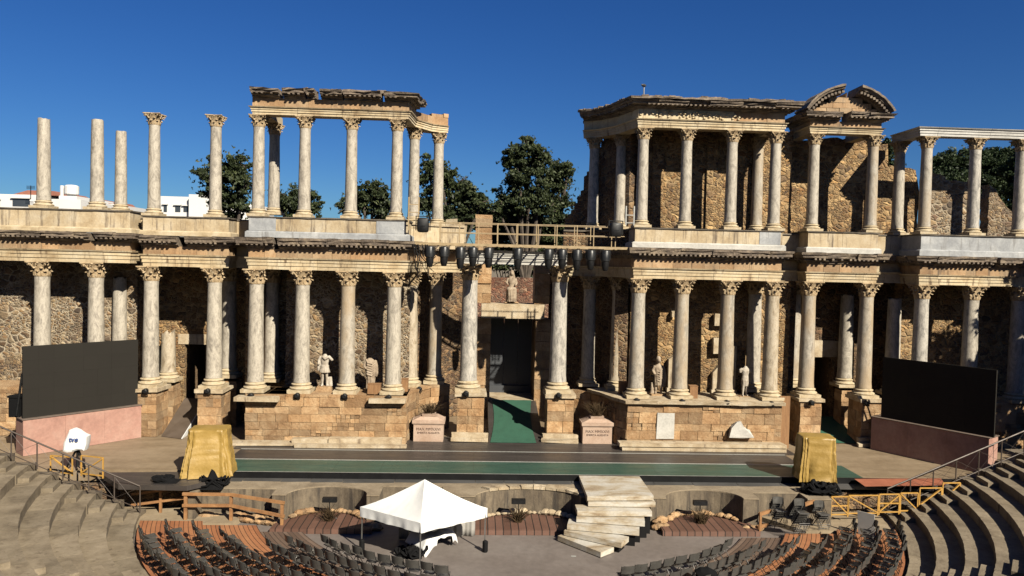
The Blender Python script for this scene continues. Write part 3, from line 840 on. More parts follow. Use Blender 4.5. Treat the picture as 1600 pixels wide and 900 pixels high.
# ---- upper columns
def up(px, key, label, z1, r=.295, mat='marble', Y=None, z0=None, py=270, **k):
    b = BL[key]
    return column(px, py, Y or b['Yc'], b['ptop'] if z0 is None else z0, z1, r, label, GU, mat, **k)
up(68.5, 'Llat', 'bare grey shaft without capital at far left, the taller with a thick top', PZ(69, 185, 37.4), r=.31, cap=False, broken=.15)
up(152, 'Llat', 'bare grey shaft without capital on the right end of the streaked parapet at far left', PZ(152, 187, 37.4), r=.31, cap=False, broken=.1)
up(189, 'Llat', 'shortest bare shaft, set back between a taller bare shaft and a column with capital', PZ(189, 205, 39.0), r=.29, cap=False, broken=.12, Y=39.0, z0=PZ(189, 331, 39.0))
up(241, 'Laed', 'lone column with its capital and nothing above it, right of the three bare shafts', PZ(241, 178, 37.8))
up(337, 'Laed', 'lone column with its capital in front of the leafy tree, left of the left colonnade', PZ(337, 181, 37.8))
zu = PZ(500, 181.5, 36.52)
up(404, 'Lcen', 'column at the left end of the left upper colonnade', zu)
up(428.5, 'Lcen', 'column standing behind the left end of the left upper colonnade, black with shade below', zu, Y=39.1, z0=PZ(429, 336, 39.1))
up(476, 'Lcen', 'second column from left at the front of the left upper colonnade', zu)
up(549, 'Lcen', 'third column from left at the front of the left upper colonnade, before a round tree', zu)
up(620, 'Lcen', 'column at the right front corner of the left upper colonnade', zu)
zt = BL['Lcen']['ptop']
up(647, 'Lcen', 'column stepping back beside the right front corner of the left upper colonnade', zu, Y=39.2, z0=zt-.05)
up(685, 'Lcen', 'column at the right tail of the left upper colonnade, above the gantry speaker', zu, Y=40.3, z0=zt-.08)
zv = PZ(1100, 201.5, 36.52)
up(928, 'Rcen', 'dark column at the shaded left tail of the right upper colonnade', zv, Y=40.3, mat='marble_blue')
up(970, 'Rcen', 'column stepping back left of the right upper colonnade, its foot caught by the sun', zv, Y=39.2)
up(1004, 'Rcen', 'column at the left front corner of the right upper colonnade', zv)
up(1072, 'Rcen', 'second column from left at the front of the right upper colonnade', zv)
up(1143, 'Rcen', 'third column from left at the front of the right upper colonnade', zv)
up(1211, 'Rcen', 'column at the right front corner of the right upper colonnade', zv)
up(1184, 'Rcen', 'column standing back inside the right end of the right upper colonnade', zv, Y=38.55, z0=BL['Rcen']['ptop'], mat='marble_mixed')
zw = PZ(1315, 209, 37.52)
up(1271, 'Raed', 'left column under the broken arched gable', zw)
up(1363, 'Raed', 'right column under the broken arched gable', zw, mat='marble_mixed')
zx = PZ(1520, 215, 36.82)
up(1405, 'Rlat', 'column set back at the inner end of the thin beam at far right', zx+.02, Y=38.9, z0=BL['Rlat']['ptop'])
up(1447, 'Rlat', 'column at the left front corner under the thin beam at far right', zx, mat='marble_mixed')
up(1523, 'Rlat', 'middle column with slanting streaks under the thin beam at far right', zx, mat='marble_blue')
up(1595, 'Rlat', 'column cut by the right edge under the thin beam', zx)
# parapet of the curved recess, under the columns that step back
for k, lab in ((0, 'pale curved parapet stepping back behind the left end of the gantry'), (1, 'dark curved parapet behind the right end of the gantry')):
    pth = [(-4.0, 38.0), (-3.35, 38.5), (-2.8, 39.3), (-1.95, 39.85), (-.75, 39.95)]
    key = 'Lcen'
    if k: pth = [mir(q) for q in reversed(pth)]; key = 'Rcen'
    t = empty('parapet', (pth[2][0], pth[2][1], z_(key, 3)), lab, 'parapet', GB)
    zt_ = BL[key]['ptop']-.06
    m = MB(); path_blocks(m, pth, z_(key, 3)-.3, zt_-.09, 0, 1.2, 1.4, .01, .4, .9); m.build('dado', MT['rub' if k else 'parapet'], t)  # right dado takes the darker rubble, its shade put into the colour
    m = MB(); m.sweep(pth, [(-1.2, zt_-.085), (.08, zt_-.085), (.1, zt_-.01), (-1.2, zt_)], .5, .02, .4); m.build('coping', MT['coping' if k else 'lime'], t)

# ---- upper entablatures
GE = 'entablatures over the upper columns'
Yf = 36.9-.36
def rows(ref, ys, Y=Yf): return [PZ(ref, y, Y) for y in ys]
random.seed(41)
za, zb_, zc, zd = rows(500, [181.5, 169.5, 156.5, 142.5])
xl, xr = PX(394, 181, Yf), PX(639, 185, Yf)
pth = [(xl, Yf), (xr, Yf), (-3.35, 38.55), (-2.6, 39.75), (-1.75, 40.15)]
t = empty('upper_entablature', ((xl+xr)/2, 36.9, za), 'broken entablature on the left upper colonnade, ragged dark cornice against the sky', 'entablature', GE)
m = MB(); architrave(m, [(xl, 39.5)]+pth, za, zb_, .68); m.build('architrave', MT['arch'], t)
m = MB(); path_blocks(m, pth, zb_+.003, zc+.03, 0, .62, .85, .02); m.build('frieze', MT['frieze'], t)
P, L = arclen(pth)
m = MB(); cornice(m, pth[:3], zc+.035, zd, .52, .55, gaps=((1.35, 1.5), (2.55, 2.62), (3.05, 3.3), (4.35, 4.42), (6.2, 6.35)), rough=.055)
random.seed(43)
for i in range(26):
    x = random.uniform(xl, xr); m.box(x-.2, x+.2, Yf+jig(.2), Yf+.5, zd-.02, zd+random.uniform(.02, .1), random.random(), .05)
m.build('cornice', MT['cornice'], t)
m = MB(); path_blocks(m, pth[3:], zc+.035, zc+.28, 0, .6, .55, .04, 0, 1, .006, .1); m.build('upper_course', MT['frieze'], t)

random.seed(47)
za, zb_, zc, zd = rows(1100, [201.5, 188.5, 173, 161])
xl, xr = PX(997, 199, Yf), PX(1226, 206, Yf)
tl = [mir(q) for q in reversed([(-3.35, 38.55), (-2.6, 39.75), (-1.75, 40.3)])]
pth = tl+[(xl, Yf), (xr, Yf)]
t = empty('upper_entablature', ((xl+xr)/2, 36.9, za), 'roofed entablature on the right upper colonnade with a pale carved frieze and dark eaves', 'entablature', GE)
m = MB(); architrave(m, pth+[(xr, 39.6)], za, zb_, .68); m.build('architrave', MT['arch'], t)
P, L = arclen(pth); s1 = L[-1]-(xr-xl)
m = MB(); m.sweep(sub_path(P, L, 0, s1+.01)+[(xr-2.6, Yf)], [(-.6, zb_+.003), (.0, zb_+.003), (.0, zc), (-.6, zc)], .8, .012, .3)
for i in range(60):
    x = random.uniform(xl+.1, xr-2.3); z = random.uniform(zb_+.1, zc-.06)
    m.lathe([(.015, -.05), (.07, -.02), (.06, .03), (.01, .06)], (x, Yf-.01, z), 6, .8)
m.build('carved_frieze', MT['arch'], t)
m = MB(); path_blocks(m, [(xr-2.59, Yf), (xr, Yf)], zb_+.003, zc, -.02, .6, .7, .02); m.build('frieze', MT['frieze'], t)
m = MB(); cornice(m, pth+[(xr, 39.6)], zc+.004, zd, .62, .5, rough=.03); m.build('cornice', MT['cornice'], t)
m = MB()
rp = pth+[(xr, 39.6)]
m.sweep(rp, [(-1.6, zd+.03), (.7, zd+.003), (.72, zd+.09), (-1.6, zd+.22)], .6, .03, .35)
m.slab([(p[0], p[1]+.4) for p in pth]+[(xr-.3, 41), (pth[0][0]+.2, 41.4)], zc, zc+.12)
for i in range(90):
    P2, L2 = arclen(rp); c, n = on_path(P2, L2, random.uniform(0, L2[-1])); c = c+n*.55
    m.box(c.x-.16, c.x+.16, c.y-.1, c.y+.3, zd+.06, zd+random.uniform(.10, .17), random.random(), .03)
m.build('roof', MT['cornice'], t)
mast = empty('lamp_mast', (PX(1006, 157, 37.4), 37.4, zd+.1), 'thin pale mast with a small dark head on the roof of the right colonnade', 'mast')
m = MB(); X = PX(1006, 145, 37.4); m.tube([(X, 37.4, zd+.1), (X, 37.4, PZ(1006, 136, 37.4))], .035, 6); m.build('pole', plain('pale_metal', (.6, .6, .58), .4, .6), mast)
m = MB(); zz = PZ(1006, 134, 37.4); m.lathe([(.02, -.06), (.1, -.04), (.12, .02), (.06, .07), (.01, .09)], (X, 37.4, zz), 8); m.box(X-.14, X+.04, 37.33, 37.47, zz+.02, zz+.07); m.build('lamp_head', plain('mast_head', (.05, .05, .05), .5), mast)

# broken arched gable
random.seed(53)
Yg = 37.9-.36
za, zb_, zc, zd = rows(1315, [209, 199, 190, 177], Yg)
xl, xr = PX(1266, 208, Yg), PX(1377, 212, Yg)
t = empty('gable', ((xl+xr)/2, 37.9, za), 'broken arched gable with a gap in the middle of its curved cornice, on two columns', 'gable', GE)
pth = [(xl, 40.1), (xl, Yg), (xr, Yg), (xr, 40.1)]
m = MB(); architrave(m, pth, za, zb_, .62); m.build('architrave', MT['arch'], t)
m = MB(); path_blocks(m, pth, zb_+.003, zc, 0, .58, .62, .02); m.build('frieze', MT['frieze'], t)
m = MB(); Lf = xr-xl; cornice(m, pth, zc+.004, zd, .5, .55, gaps=((2.56+Lf*.40, 2.56+Lf*.50),), rough=.04); m.build('cornice', MT['cornice'], t)
cx = (xl+xr)/2; hw = Lf/2+.25; hgt = PZ(1312, 141, Yg)-zd
Rr = (hw*hw+hgt*hgt)/(2*hgt); cz = zd+hgt-Rr; am = math.asin(hw/Rr)
m = MB()
for row in range(4):                        # tympanum courses
    z0_ = zd+.02+row*hgt*.235; z1_ = z0_+hgt*.235-.012
    hw2 = math.sqrt(max(.01, (Rr-.14)**2-(z1_-cz)**2))-.06
    if row == 3: hw2 *= .8
    n = max(2, int(hw2*2/.62))
    for i in range(n):
        m.box(cx-hw2+hw2*2*i/n+.006, cx-hw2+hw2*2*(i+1)/n-.006, Yg+.12+jig(.03), Yg+1.0, z0_, z1_-(random.uniform(0, .1) if row == 3 else 0), random.random(), .01)
m.build('tympanum', MT['frieze'], t)
for a0, a1 in ((-am, -am*.12), (am*.2, am)):
    m = MB(); k = 12; pr = [(1.0, -.2), (.1, -.2), (.02, -.12), (-.1, -.1), (-.14, 0), (-.38, .02), (-.42, .1), (-.5, .14), (-.5, .24), (1.0, .24)]
    rg = []
    for i in range(k+1):
        a = a0+(a1-a0)*i/k; rr = Rr
        rg.append([(cx+(rr+q+jig(.02))*math.sin(a), Yg+y, cz+(rr+q+jig(.02))*math.cos(a)) for y, q in pr])
    m.loft(rg, .6)
    for i in range(11):
        a = a0+(a1-a0)*(i+.5)/11
        m.box(cx+(Rr-.07)*math.sin(a)-.06, cx+(Rr-.07)*math.sin(a)+.06, Yg-.36, Yg-.02, cz+(Rr-.07)*math.cos(a)-.1, cz+(Rr-.07)*math.cos(a)+.02, .4, .01)
    m.build('curved_cornice', MT['cornice'], t)
# thin beam at far right
random.seed(59)
Yr_ = 37.2-.34
z0_, z1_ = PZ(1520, 214.5, Yr_), PZ(1520, 201, Yr_)
xl = PX(1438, 212, Yr_)
t = empty('upper_entablature', (xl, 37.2, z0_), 'thin weathered marble beam on the columns at far right', 'beam', GE)
m = MB(); architrave(m, [(xl, 39.4), (xl, Yr_), (PX(1690, 215, Yr_), Yr_)], z0_, z1_, .62); m.build('architrave', MT['white_marble'], t)

# ---- ruined walls of the right upper storey
random.seed(61)
GW2 = 'ruined walls of the upper storey'
Y1 = 38.75
def outl(pts, Y, zb): 
    P = [(PX(x, y, Y), PZ(x, y, Y)) for x, y in pts]
    return [(P[0][0], zb)]+P+[(P[-1][0], zb)]
zb0 = z_('Rcen', 3)-.1
m = MB(); wall_prism(m, outl([(1000, 200), (1240, 206)], Y1, zb0), Y1, Y1+.8, .3, .05)
for i in range(3):
    x = PX(1020+i*85, 240, Y1); m.box(x, x+.55, Y1-.12, Y1+.2, zb0, PZ(1100, 215, Y1), .4, .03)
m.build('ruined_wall', MT['rub_gold'], label='tall golden rubble wall behind the right upper colonnade with two sunlit patches', cat='wall', group=GW2)
Y2 = 40.2
m = MB(); wall_prism(m, outl([(1216, 222), (1262, 219), (1300, 216), (1352, 218), (1388, 226)], Y2, zb0), Y2, Y2+.8, .3, .06)
m.build('ruined_wall', MT['rub_gold'], label='rubble wall under the broken arched gable crossed by slanting shadows', cat='wall', group=GW2)
m = MB(); wall_prism(m, outl([(1385, 259), (1412, 262), (1430, 264), (1433, 272), (1436, 292)], Y2, zb0), Y2+.02, Y2+.8, .25, .06)
m.build('ruined_wall', MT['rub_gold'], label='low rubble wall stub right of the broken arched gable', cat='wall', group=GW2)
Y3 = 39.7
m = MB(); wall_prism(m, outl([(1450, 268), (1476, 276), (1478, 281), (1512, 284), (1531, 280)], Y3, zb0), Y3, Y3+.7, .25, .05)
m.build('ruined_wall', MT['rub_pale'], label='low pale rubble wall between the columns under the thin beam', cat='wall', group=GW2)
m = MB(); wall_prism(m, outl([(1547, 287), (1556, 296), (1568, 318), (1580, 330), (1590, 352)], Y3, zb0), Y3+.02, Y3+.7, .25, .06)
m.build('ruined_wall', MT['rub_pale'], label='rubble wall stub with a sloping broken edge at far right, before dark trees', cat='wall', group=GW2)
# stepped end of the curved wall, in shade
m = MB()
pth = [(PX(1003, 250, 39.3), 39.3), (8.0, 40.2), (7.3, 41.2), (6.4, 42.0), (5.3, 42.6)]
Pp, Ll = arclen(pth); s = 0
tops = [(0, 198), (.25, 200), (.4, 212), (.5, 232), (.6, 248), (.68, 270), (.78, 300), (.9, 328), (1.0, 345)]
k = 26
for i in range(k):
    a, na = on_path(Pp, Ll, Ll[-1]*i/k); b, nb = on_path(Pp, Ll, Ll[-1]*(i+1)/k)
    u = (i+.5)/k
    for (u0, y0), (u1, y1) in zip(tops, tops[1:]):
        if u0 <= u <= u1: yy = y0+(y1-y0)*(u-u0)/(u1-u0)
    zt_ = PZ(930, yy, (a.y+b.y)/2)+jig(.12)
    c = [a+na*jig(.02), b+nb*jig(.02), b-nb*.9, a-na*.9]
    m.hexa([(p.x, p.y, zb0) for p in c], [(p.x, p.y, zt_+jig(.06)) for p in c], random.random())
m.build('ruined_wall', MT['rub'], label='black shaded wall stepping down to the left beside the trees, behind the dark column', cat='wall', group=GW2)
m = MB(); random.seed(67)
X = PX(700, 345, 42.6)
for i in range(14):
    a = X+.9*jig(1); m.box(a-.3, a+.3, 42.3, 43.0, 10.2, PZ(700, 343+random.uniform(0, 12), 42.6), random.random(), .08)
m.build('rubble_heap', MT['lime'], label='pale rubble remains of a wall behind the left end of the gantry', cat='rubble')
# ================================================================== stage, screens, statues, gantry
MT['tan_floor'] = stone('tan_stage_floor', [(.3, (.26, .185, .11)), (.5, (.37, .275, .175)), (.72, (.45, .345, .23))], .35, rough=.55, b=.1, stretch=(1, 3, 1))
def matting(name, c, scuff):
    m, nt, p = new_mat(name)
    v = coords(nt, 'pos', (.35, 1.6, 1)); v2 = coords(nt, 'pos', (1, 1, 1))
    c = Vector(c)
    col = ramp(nt, noise(nt, v, 1.2, 7, .7, .6), [(.3, tuple(c*.75)), (.5, tuple(c)), (.72, tuple(c*1.3))])
    col = mix(nt, ramp(nt, noise(nt, v2, 2.3, 8, .75, 1.5), [(.60, 0.0), (.66, .35), (.72, .1)]), col, scuff)
    col = mix(nt, ramp(nt, noise(nt, coords(nt, 'pos', (.8, 9, 1)), 1.6, 6, .7), [(.62, 0.0), (.70, .4)]), col, scuff)
    sep = N(nt, 'ShaderNodeSeparateXYZ'); nt.links.new(v2, sep.inputs[0])
    dv = N(nt, 'ShaderNodeMath', operation='DIVIDE', i_1=2.0); nt.links.new(sep.outputs[0], dv.inputs[0])
    fr = N(nt, 'ShaderNodeMath', operation='FRACT'); nt.links.new(dv.outputs[0], fr.inputs[0])
    col = mix(nt, ramp(nt, fr.outputs[0], [(0, .7), (.008, .7), (.012, 0.0)]), col, tuple(c*.4))
    nt.links.new(col, p.inputs['Base Color'])
    nt.links.new(ramp(nt, noise(nt, v, 2, 5, .7), [(.3, .34), (.7, .58)]), p.inputs['Roughness'])
    bump(nt, p, noise(nt, v2, 4, 6, .7), .08, .02)
    return m
MT['dark_mat'] = matting('dark_matting', (.062, .052, .047), (.16, .135, .11))
MT['green_mat'] = matting('green_matting', (.042, .100, .074), (.15, .17, .13))
MT['green_cloth'] = plain('green_carpet', (.018, .105, .060), .9, 0, .12, 1.5, .2, 60)
MT['white_tape'] = plain('white_tape', (.46, .46, .43), .5, 0, .2, 6)
MT['black'] = plain('black_board', (.010, .010, .011), .6, 0, .2, 2, spec=.12)
MT['black_cloth'] = plain('black_cloth', (.010, .010, .011), .95, 0, .2, 5, .4, 12, spec=.08)
MT['black_metal'] = plain('black_metal', (.012, .012, .013), .5, 0, .2, 8, spec=.2)
MT['steel_sheet'] = plain('steel_sheet', (.30, .29, .28), .38, .7, .18, .8, .1, 3)
MT['pink'] = stone('pink_painted_board', [(.3, (.38, .19, .145)), (.5, (.52, .28, .215)), (.72, (.60, .37, .29))], .9, rough=.7, b=.08)
MT['screen'] = plain('dark_led_screen', (.026, .023, .019), .7, 0, .04, .5, tint=.05, spec=.12)
MT['wood'] = stone('brown_wood', [(.3, (.24, .11, .04)), (.5, (.36, .18, .07)), (.7, (.44, .24, .10))], 2, 'pos', b=.2, stretch=(6, 6, .6))
MT['gold_cloth'] = plain('gold_cloth', (.44, .28, .065), .5, 0, .15, 2.2, .7, 10, 'obj')
MT['white_cloth'] = plain('white_cloth', (.80, .80, .79), .7, 0, .04, 3, .25, 6)
MT['altar'] = stone('pink_altar_stone', [(.3, (.50, .33, .23)), (.5, (.62, .44, .33)), (.72, (.68, .51, .39))], 1.5, b=.15)
MT['ink'] = plain('dark_lettering', (.10, .05, .035), .8)
MT['yellow'] = plain('yellow_paint', (.60, .33, .07), .5, 0, .15, 6)
MT['beige_rail'] = plain('beige_rail_paint', (.44, .32, .17), .5, 0, .2, 5)
MT['red'] = plain('red_floor_paint', (.45, .15, .08), .6, 0, .2, 2)

# ---- stage floor (structure)
Yfr = atz(693, 740, 0).y
XL, XR = -24.0, 27.5
random.seed(71)
Ywl = atz(230, 734, 0).y
m = MB(); m.slab([(XL, Ywl), (atz(300, 738, 0).x, Ywl+.05), (atz(358, 741, 0).x, Yfr), (XR, Yfr), (XR, 45), (XL, 45)], -.5, -.012)
m.build('stage_floor', MT['tan_floor'], kind='structure')
def ystrip(y): return atz(693, y, 0).y
xa, xb = atz(359, 715, 0).x, atz(1249, 725, 0).x
def sheet(m, x0, x1, y0, y1, z, t=.5, nx=1):
    for i in range(nx):
        a = x0+(x1-x0)*i/nx; b = x0+(x1-x0)*(i+1)/nx
        m.add([(a, y0, z), (b, y0, z), (b, y1, z), (a, y1, z)], [(0, 1, 2, 3)], random.random())
Yb_ = 35.6
t = empty('stage_mat', ((xa+xb)/2, Yb_-1, 0), 'dark grey brown stage matting with a thin white line, along the foot of the podiums', 'stage mat')
m = MB(); sheet(m, xa-.4, xb+.6, ystrip(705), Yb_+2.4, -.004, nx=3); sheet(m, xa, xb, ystrip(719.5), ystrip(705)-.01, -.004, nx=3); m.build('mat', MT['dark_mat'], t)
m = MB(); sheet(m, xa, xb, ystrip(705.3), ystrip(704.3), .001); m.build('tape_line', MT['white_tape'], t)
t = empty('stage_mat', ((xa+xb)/2, ystrip(730), 0), 'long green stage matting strip along the front edge of the stage between white lines', 'stage mat')
m = MB(); sheet(m, xa+.1, xb+1.9, Yfr+.02, ystrip(720.6), -.004, nx=3); m.build('mat', MT['green_mat'], t)
m = MB(); sheet(m, xa, xb, ystrip(721), ystrip(719.8), .001); sheet(m, xa, xb+.6, Yfr+.005, Yfr+.06, .001); m.build('tape_line', MT['white_tape'], t)
m = MB(); m.box(xa+4.0, xb, Yfr-.03, Yfr-.002, -.26, -.003); m.box(xa-.6, xa+3.99, Yfr-.03, Yfr-.002, -.26, -.005); m.box(xb+.01, XR, Yfr-.03, Yfr-.002, -.26, -.005)
m.build('stage_edge_board', MT['black'], label='long black board closing the front edge of the stage above the steel sheets', cat='board')
Yst = Yfr-.62
t = empty('steel_ledge', (2, Yst, -.26), 'row of dull steel sheets laid along the foot of the stage front', 'metal sheet')
x = xa-.2
while x < XR:
    w = random.uniform(1.2, 2.2)
    if not (PX(905, 745, Yfr) < x+w/2 < PX(1008, 745, Yfr)) or True:
        m = MB(); m.hexa([(x, Yst, -.33), (x+w-.02, Yst, -.33), (x+w-.02, Yfr-.04, -.275), (x, Yfr-.04, -.275)], [(x, Yst, -.31+jig(.01)), (x+w-.02, Yst, -.31+jig(.01)), (x+w-.02, Yfr-.04, -.255), (x, Yfr-.04, -.255)]); m.build('steel_sheet', MT['steel_sheet'], t)
    x += w
m = MB()
p = [atz(155, 738, 0), atz(185, 757, 0), atz(292, 759, 0), atz(362, 744, 0), atz(300, 737, 0)]
m.slab([(q.x, q.y) for q in p][::-1], -.2, -.004)
m.build('stage_apron', MT['dark_mat'], label='dark grey apron of the stage between the tripod and the left gold cover', cat='stage apron')
m = MB(); q = [atz(1335, 748, 0), atz(1352, 760, 0), atz(1478, 758, 0), atz(1470, 747, 0)]
m.add([(v.x, v.y, -.006) for v in q], [(0, 1, 2, 3)]); m.build('red_floor_patch', MT['red'], label='faded red painted patch on the stage floor right of the right gold cover', cat='floor patch')
# carpets and ramps at the doors
def carpet(m, pl, pr_, n=12):
    rows_ = []
    for i in range(n+1):
        u = i/n; a = Vector(pl[0]).lerp(Vector(pl[1]), u); b = Vector(pr_[0]).lerp(Vector(pr_[1]), u)
        bow = math.sin(u*PI)*.25
        rows_.append([(a.x+bow*.6+(b.x-a.x)*k/8, a.y, a.z+.02+.02*mnoise.noise((k*.7, u*5, 3))) for k in range(9)])
        rows_[-1] = [(x - (bow*1.2*(k/8)), y, z) for k, (x, y, z) in enumerate(rows_[-1])]
    m.loft(rows_, .5, False, False)
m = MB(); d0 = atz(766, 692, .01); d1 = atz(838, 693, .01)
zt = 1.03
carpet(m, ((d0.x, d0.y, .012), (jx0+.15, Yd-.4, zt)), ((d1.x, d1.y, .012), (jx1-.15, Yd-.4, zt)))
m.build('green_carpet', MT['green_cloth'], label='green carpet on the ramp climbing to the central door', cat='carpet')
m = MB(); m.hexa([(jx0-.1, d0.y-.05, -.02), (jx1+.1, d0.y-.05, -.02), (jx1+.1, Yd-.36, -.02), (jx0-.1, Yd-.36, -.02)], [(jx0-.1, d0.y-.05, 0.0), (jx1+.1, d0.y-.05, 0.0), (jx1+.1, Yd-.36, zt-.01), (jx0-.1, Yd-.36, zt-.01)])
m.build('door_ramp', MT['dark_mat'], label='ramp under the green carpet at the central door', cat='ramp')
m = MB(); g0 = atz(1276, 692, .02); g1 = atz(1334, 693, .02)
carpet(m, ((g0.x, g0.y, .012), (ex0-.1, 40.7, .75)), ((g1.x+.5, g1.y, .012), (ex1+.3, 40.7, .75)))
m.build('green_carpet', MT['green_cloth'], label='green carpet on the ramp to the shaded doorway behind the right gold cover', cat='carpet')
m = MB(); a = atz(262, 690, 0); b = atz(280, 688, 0); 
r0, r1, r2, r3 = atz(252, 682, .0), atz(283, 686, .0), (dx1-.05, 40.85), (dx0+.05, 40.85)
m.hexa([(r0.x, r0.y, 0), (r1.x, r1.y, 0), (r2[0], r2[1], 0), (r3[0], r3[1], 0)], [(r0.x, r0.y, .03), (r1.x, r1.y, .03), (r2[0], r2[1], 1.25), (r3[0], r3[1], 1.25)])
t = empty('door_ramp', (r1.x, r1.y, 0), 'brown ramp with a white side climbing to the left doorway', 'ramp')
m.build('ramp', plain('brown_ramp', (.13, .095, .07), .6, 0, .15, 2), t)
m = MB(); m.hexa([(r1.x+.01, r1.y, .004), (r1.x+.05, r1.y, .004), (r2[0]+.05, r2[1], .004), (r2[0]+.01, r2[1], .004)], [(r1.x+.01, r1.y, .04), (r1.x+.05, r1.y, .04), (r2[0]+.05, r2[1], 1.26), (r2[0]+.01, r2[1], 1.26)]); m.build('white_side', MT['white_cloth'], t)

# ---- screens and their pink bases
def screen(pL, pR, hb, hs, inL, inR, lab_b, lab_s, depth=.95):
    a = Vector((pL.x, pL.y, 0)); b = Vector((pR.x, pR.y, 0)); d = (b-a).normalized(); n = Vector((-d.y, d.x, 0))   # n points back
    t = empty('display_plinth', (a+b)/2, lab_b, 'screen base', 'pink boxes under the screens')
    k = 3; L_ = (b-a).length
    for i in range(k):
        m = MB(); p = a+d*(L_*i/k+(.006 if i else 0)); q = a+d*(L_*(i+1)/k)
        m.slab([(v.x, v.y) for v in (p, q, q+n*depth, p+n*depth)], 0, hb-.03); m.build('panel', MT['pink'], t)
    m = MB(); p = a-d*.05-n*.05; q = b+d*.05-n*.05
    m.slab([(v.x, v.y) for v in (p, q, q+n*(depth+.1), p+n*(depth+.1))], hb-.027, hb); m.build('top_board', MT['wood'] if 0 else plain('brown_board', (.20, .15, .12), .6), t)
    s = empty('screen', ((a+b)/2+n*.35+Vector((0, 0, hb))), lab_s, 'screen', 'large dark screens')
    p = a+d*inL+n*.22; q = b-d*inR+n*.22
    m = MB(); m.slab([(v.x, v.y) for v in (p+n*.02, q+n*.02, q+n*.1, p+n*.1)], hb+.004, hb+hs)
    for ix in range(8):
        for iz in range(5):
            a_ = p+(q-p)*(ix/8)+d*.001; b_ = p+(q-p)*((ix+1)/8)-d*.001; o_ = n*jig(.004)
            m.slab([(v.x, v.y) for v in (a_+o_, b_+o_, b_+n*.019, a_+n*.019)], hb+.006+(hs-.01)*iz/5+.001, hb+.006+(hs-.01)*(iz+1)/5-.001, random.random())
    m.build('display', MT['screen'], s)
    m = MB()
    for i in range(5):
        c = p+(q-p)*(i+.5)/5
        m.bar(c+n*.16+Vector((0, 0, hb+.02)), c+n*.16+Vector((0, 0, hb+hs-.1)), .08, .08)
        m.bar(c+n*.16+Vector((0, 0, hb+hs*.7)), c+n*.75+Vector((0, 0, hb+.02)), .06, .06)
    for z in (.1, hs*.5, hs-.12): m.bar(p+n*.15+Vector((0, 0, hb+z)), q+n*.15+Vector((0, 0, hb+z)), .05, .05)
    m.build('support_frame', MT['black_metal'], s)
screen(atz(36, 713, 0), atz(220.5, 683.5, 0), 1.63, 3.2, .05, .08, 'pink mottled box in full sun under the dark grey screen', 'large dark grey blank screen in the sun on a pink base')
screen(atz(1360, 701.5, 0), atz(1543, 742, 0), 1.68, 3.05, .35, -.1, 'shaded reddish box under the black screen', 'large black blank screen in shade on a shaded base')
# flight case and gear behind the left screen
m = MB(); c = at(27, 655, 35.4)
t = empty('flight_case', (c.x, c.y, 1.63), 'black equipment case with a stand at the left end of the sunlit screen', 'equipment case')
ct = at(27, 628, 34.0); ct.z = 1.64
m.box(ct.x-.22, ct.x+.26, ct.y-.3, ct.y+.3, 1.64, 2.5, .5, .02); m.box(ct.x-.25, ct.x+.29, ct.y-.33, ct.y+.33, 2.5, 2.58, .5, .01); m.build('case', MT['black_cloth'], t)
m = MB(); m.tube([(ct.x+.15, ct.y-.32, 1.7), (ct.x+.42, ct.y-.34, 3.6)], .05); m.build('stand', MT['black_metal'], t)

# ---- gold covers
def gold_cover(px, pyb, w, dpt, h, rz, label, seed, flare=.16):
    c = atz(px, pyb, 0); random.seed(seed)
    t = empty('gold_cover', (c.x, c.y+dpt/2, 0), label, 'cloth cover', 'gold cloth covers on the stage edge', rz)
    m = MB(); n = 120; rings = []
    def ring(z, grow, amp):
        out = []
        for k in range(n):
            a = 2*PI*k/n; e = .24
            ca, sa = math.cos(a), math.sin(a)
            x = math.copysign(abs(ca)**e, ca)*(w/2+grow); y = math.sin(a); y = math.copysign(abs(sa)**e, sa)*(dpt/2+grow)
            f = mnoise.noise((k*.2+seed, z*.4, seed))*amp*1.9+abs(mnoise.noise((k*.38, z*.7, seed+4)))*amp*1.5
            f2 = -abs(mnoise.noise((x*4+z*2.2, z*3.4-x*2.6, y*4+seed)))*.06-abs(mnoise.noise((x*8-z*5, z*7+x*4, y*8)))*.03
            r = math.hypot(x, y)
            out.append((x*(1+(f+f2)/r), y*(1+(f+f2)/r), z))
        return out
    for i in range(25):
        u = i/24; z = h*u
        rings.append(ring(z+.02, flare*(1-u)**1.6, .025+.075*(1-u)))
    rings.append(ring(h+.035, -.06, .01)); rings.append([(x*.5, y*.5, h+.05+.02*mnoise.noise((x*2, y*2, 1))) for x, y, z in ring(h, 0, 0)])
    m.loft(rings, .5, True)
    m.build('cloth', MT['gold_cloth'], t, smooth=75, local=True)
    m = MB(); m.box(-w/2+.15, w/2-.15, -dpt/2+.15, dpt/2-.15, .01, h-.1); m.build('crate', MT['black'], t, local=True)
    return t
gold_cover(320, 746, 1.5, 1.1, 1.9, R(7), 'wrinkled gold cloth cover with flaring hem at the left end of the stage', 3, .2)
gold_cover(1282, 755, 1.42, 1.1, 1.88, R(-7), 'straight hanging gold cloth cover at the right end of the stage', 9, .03)
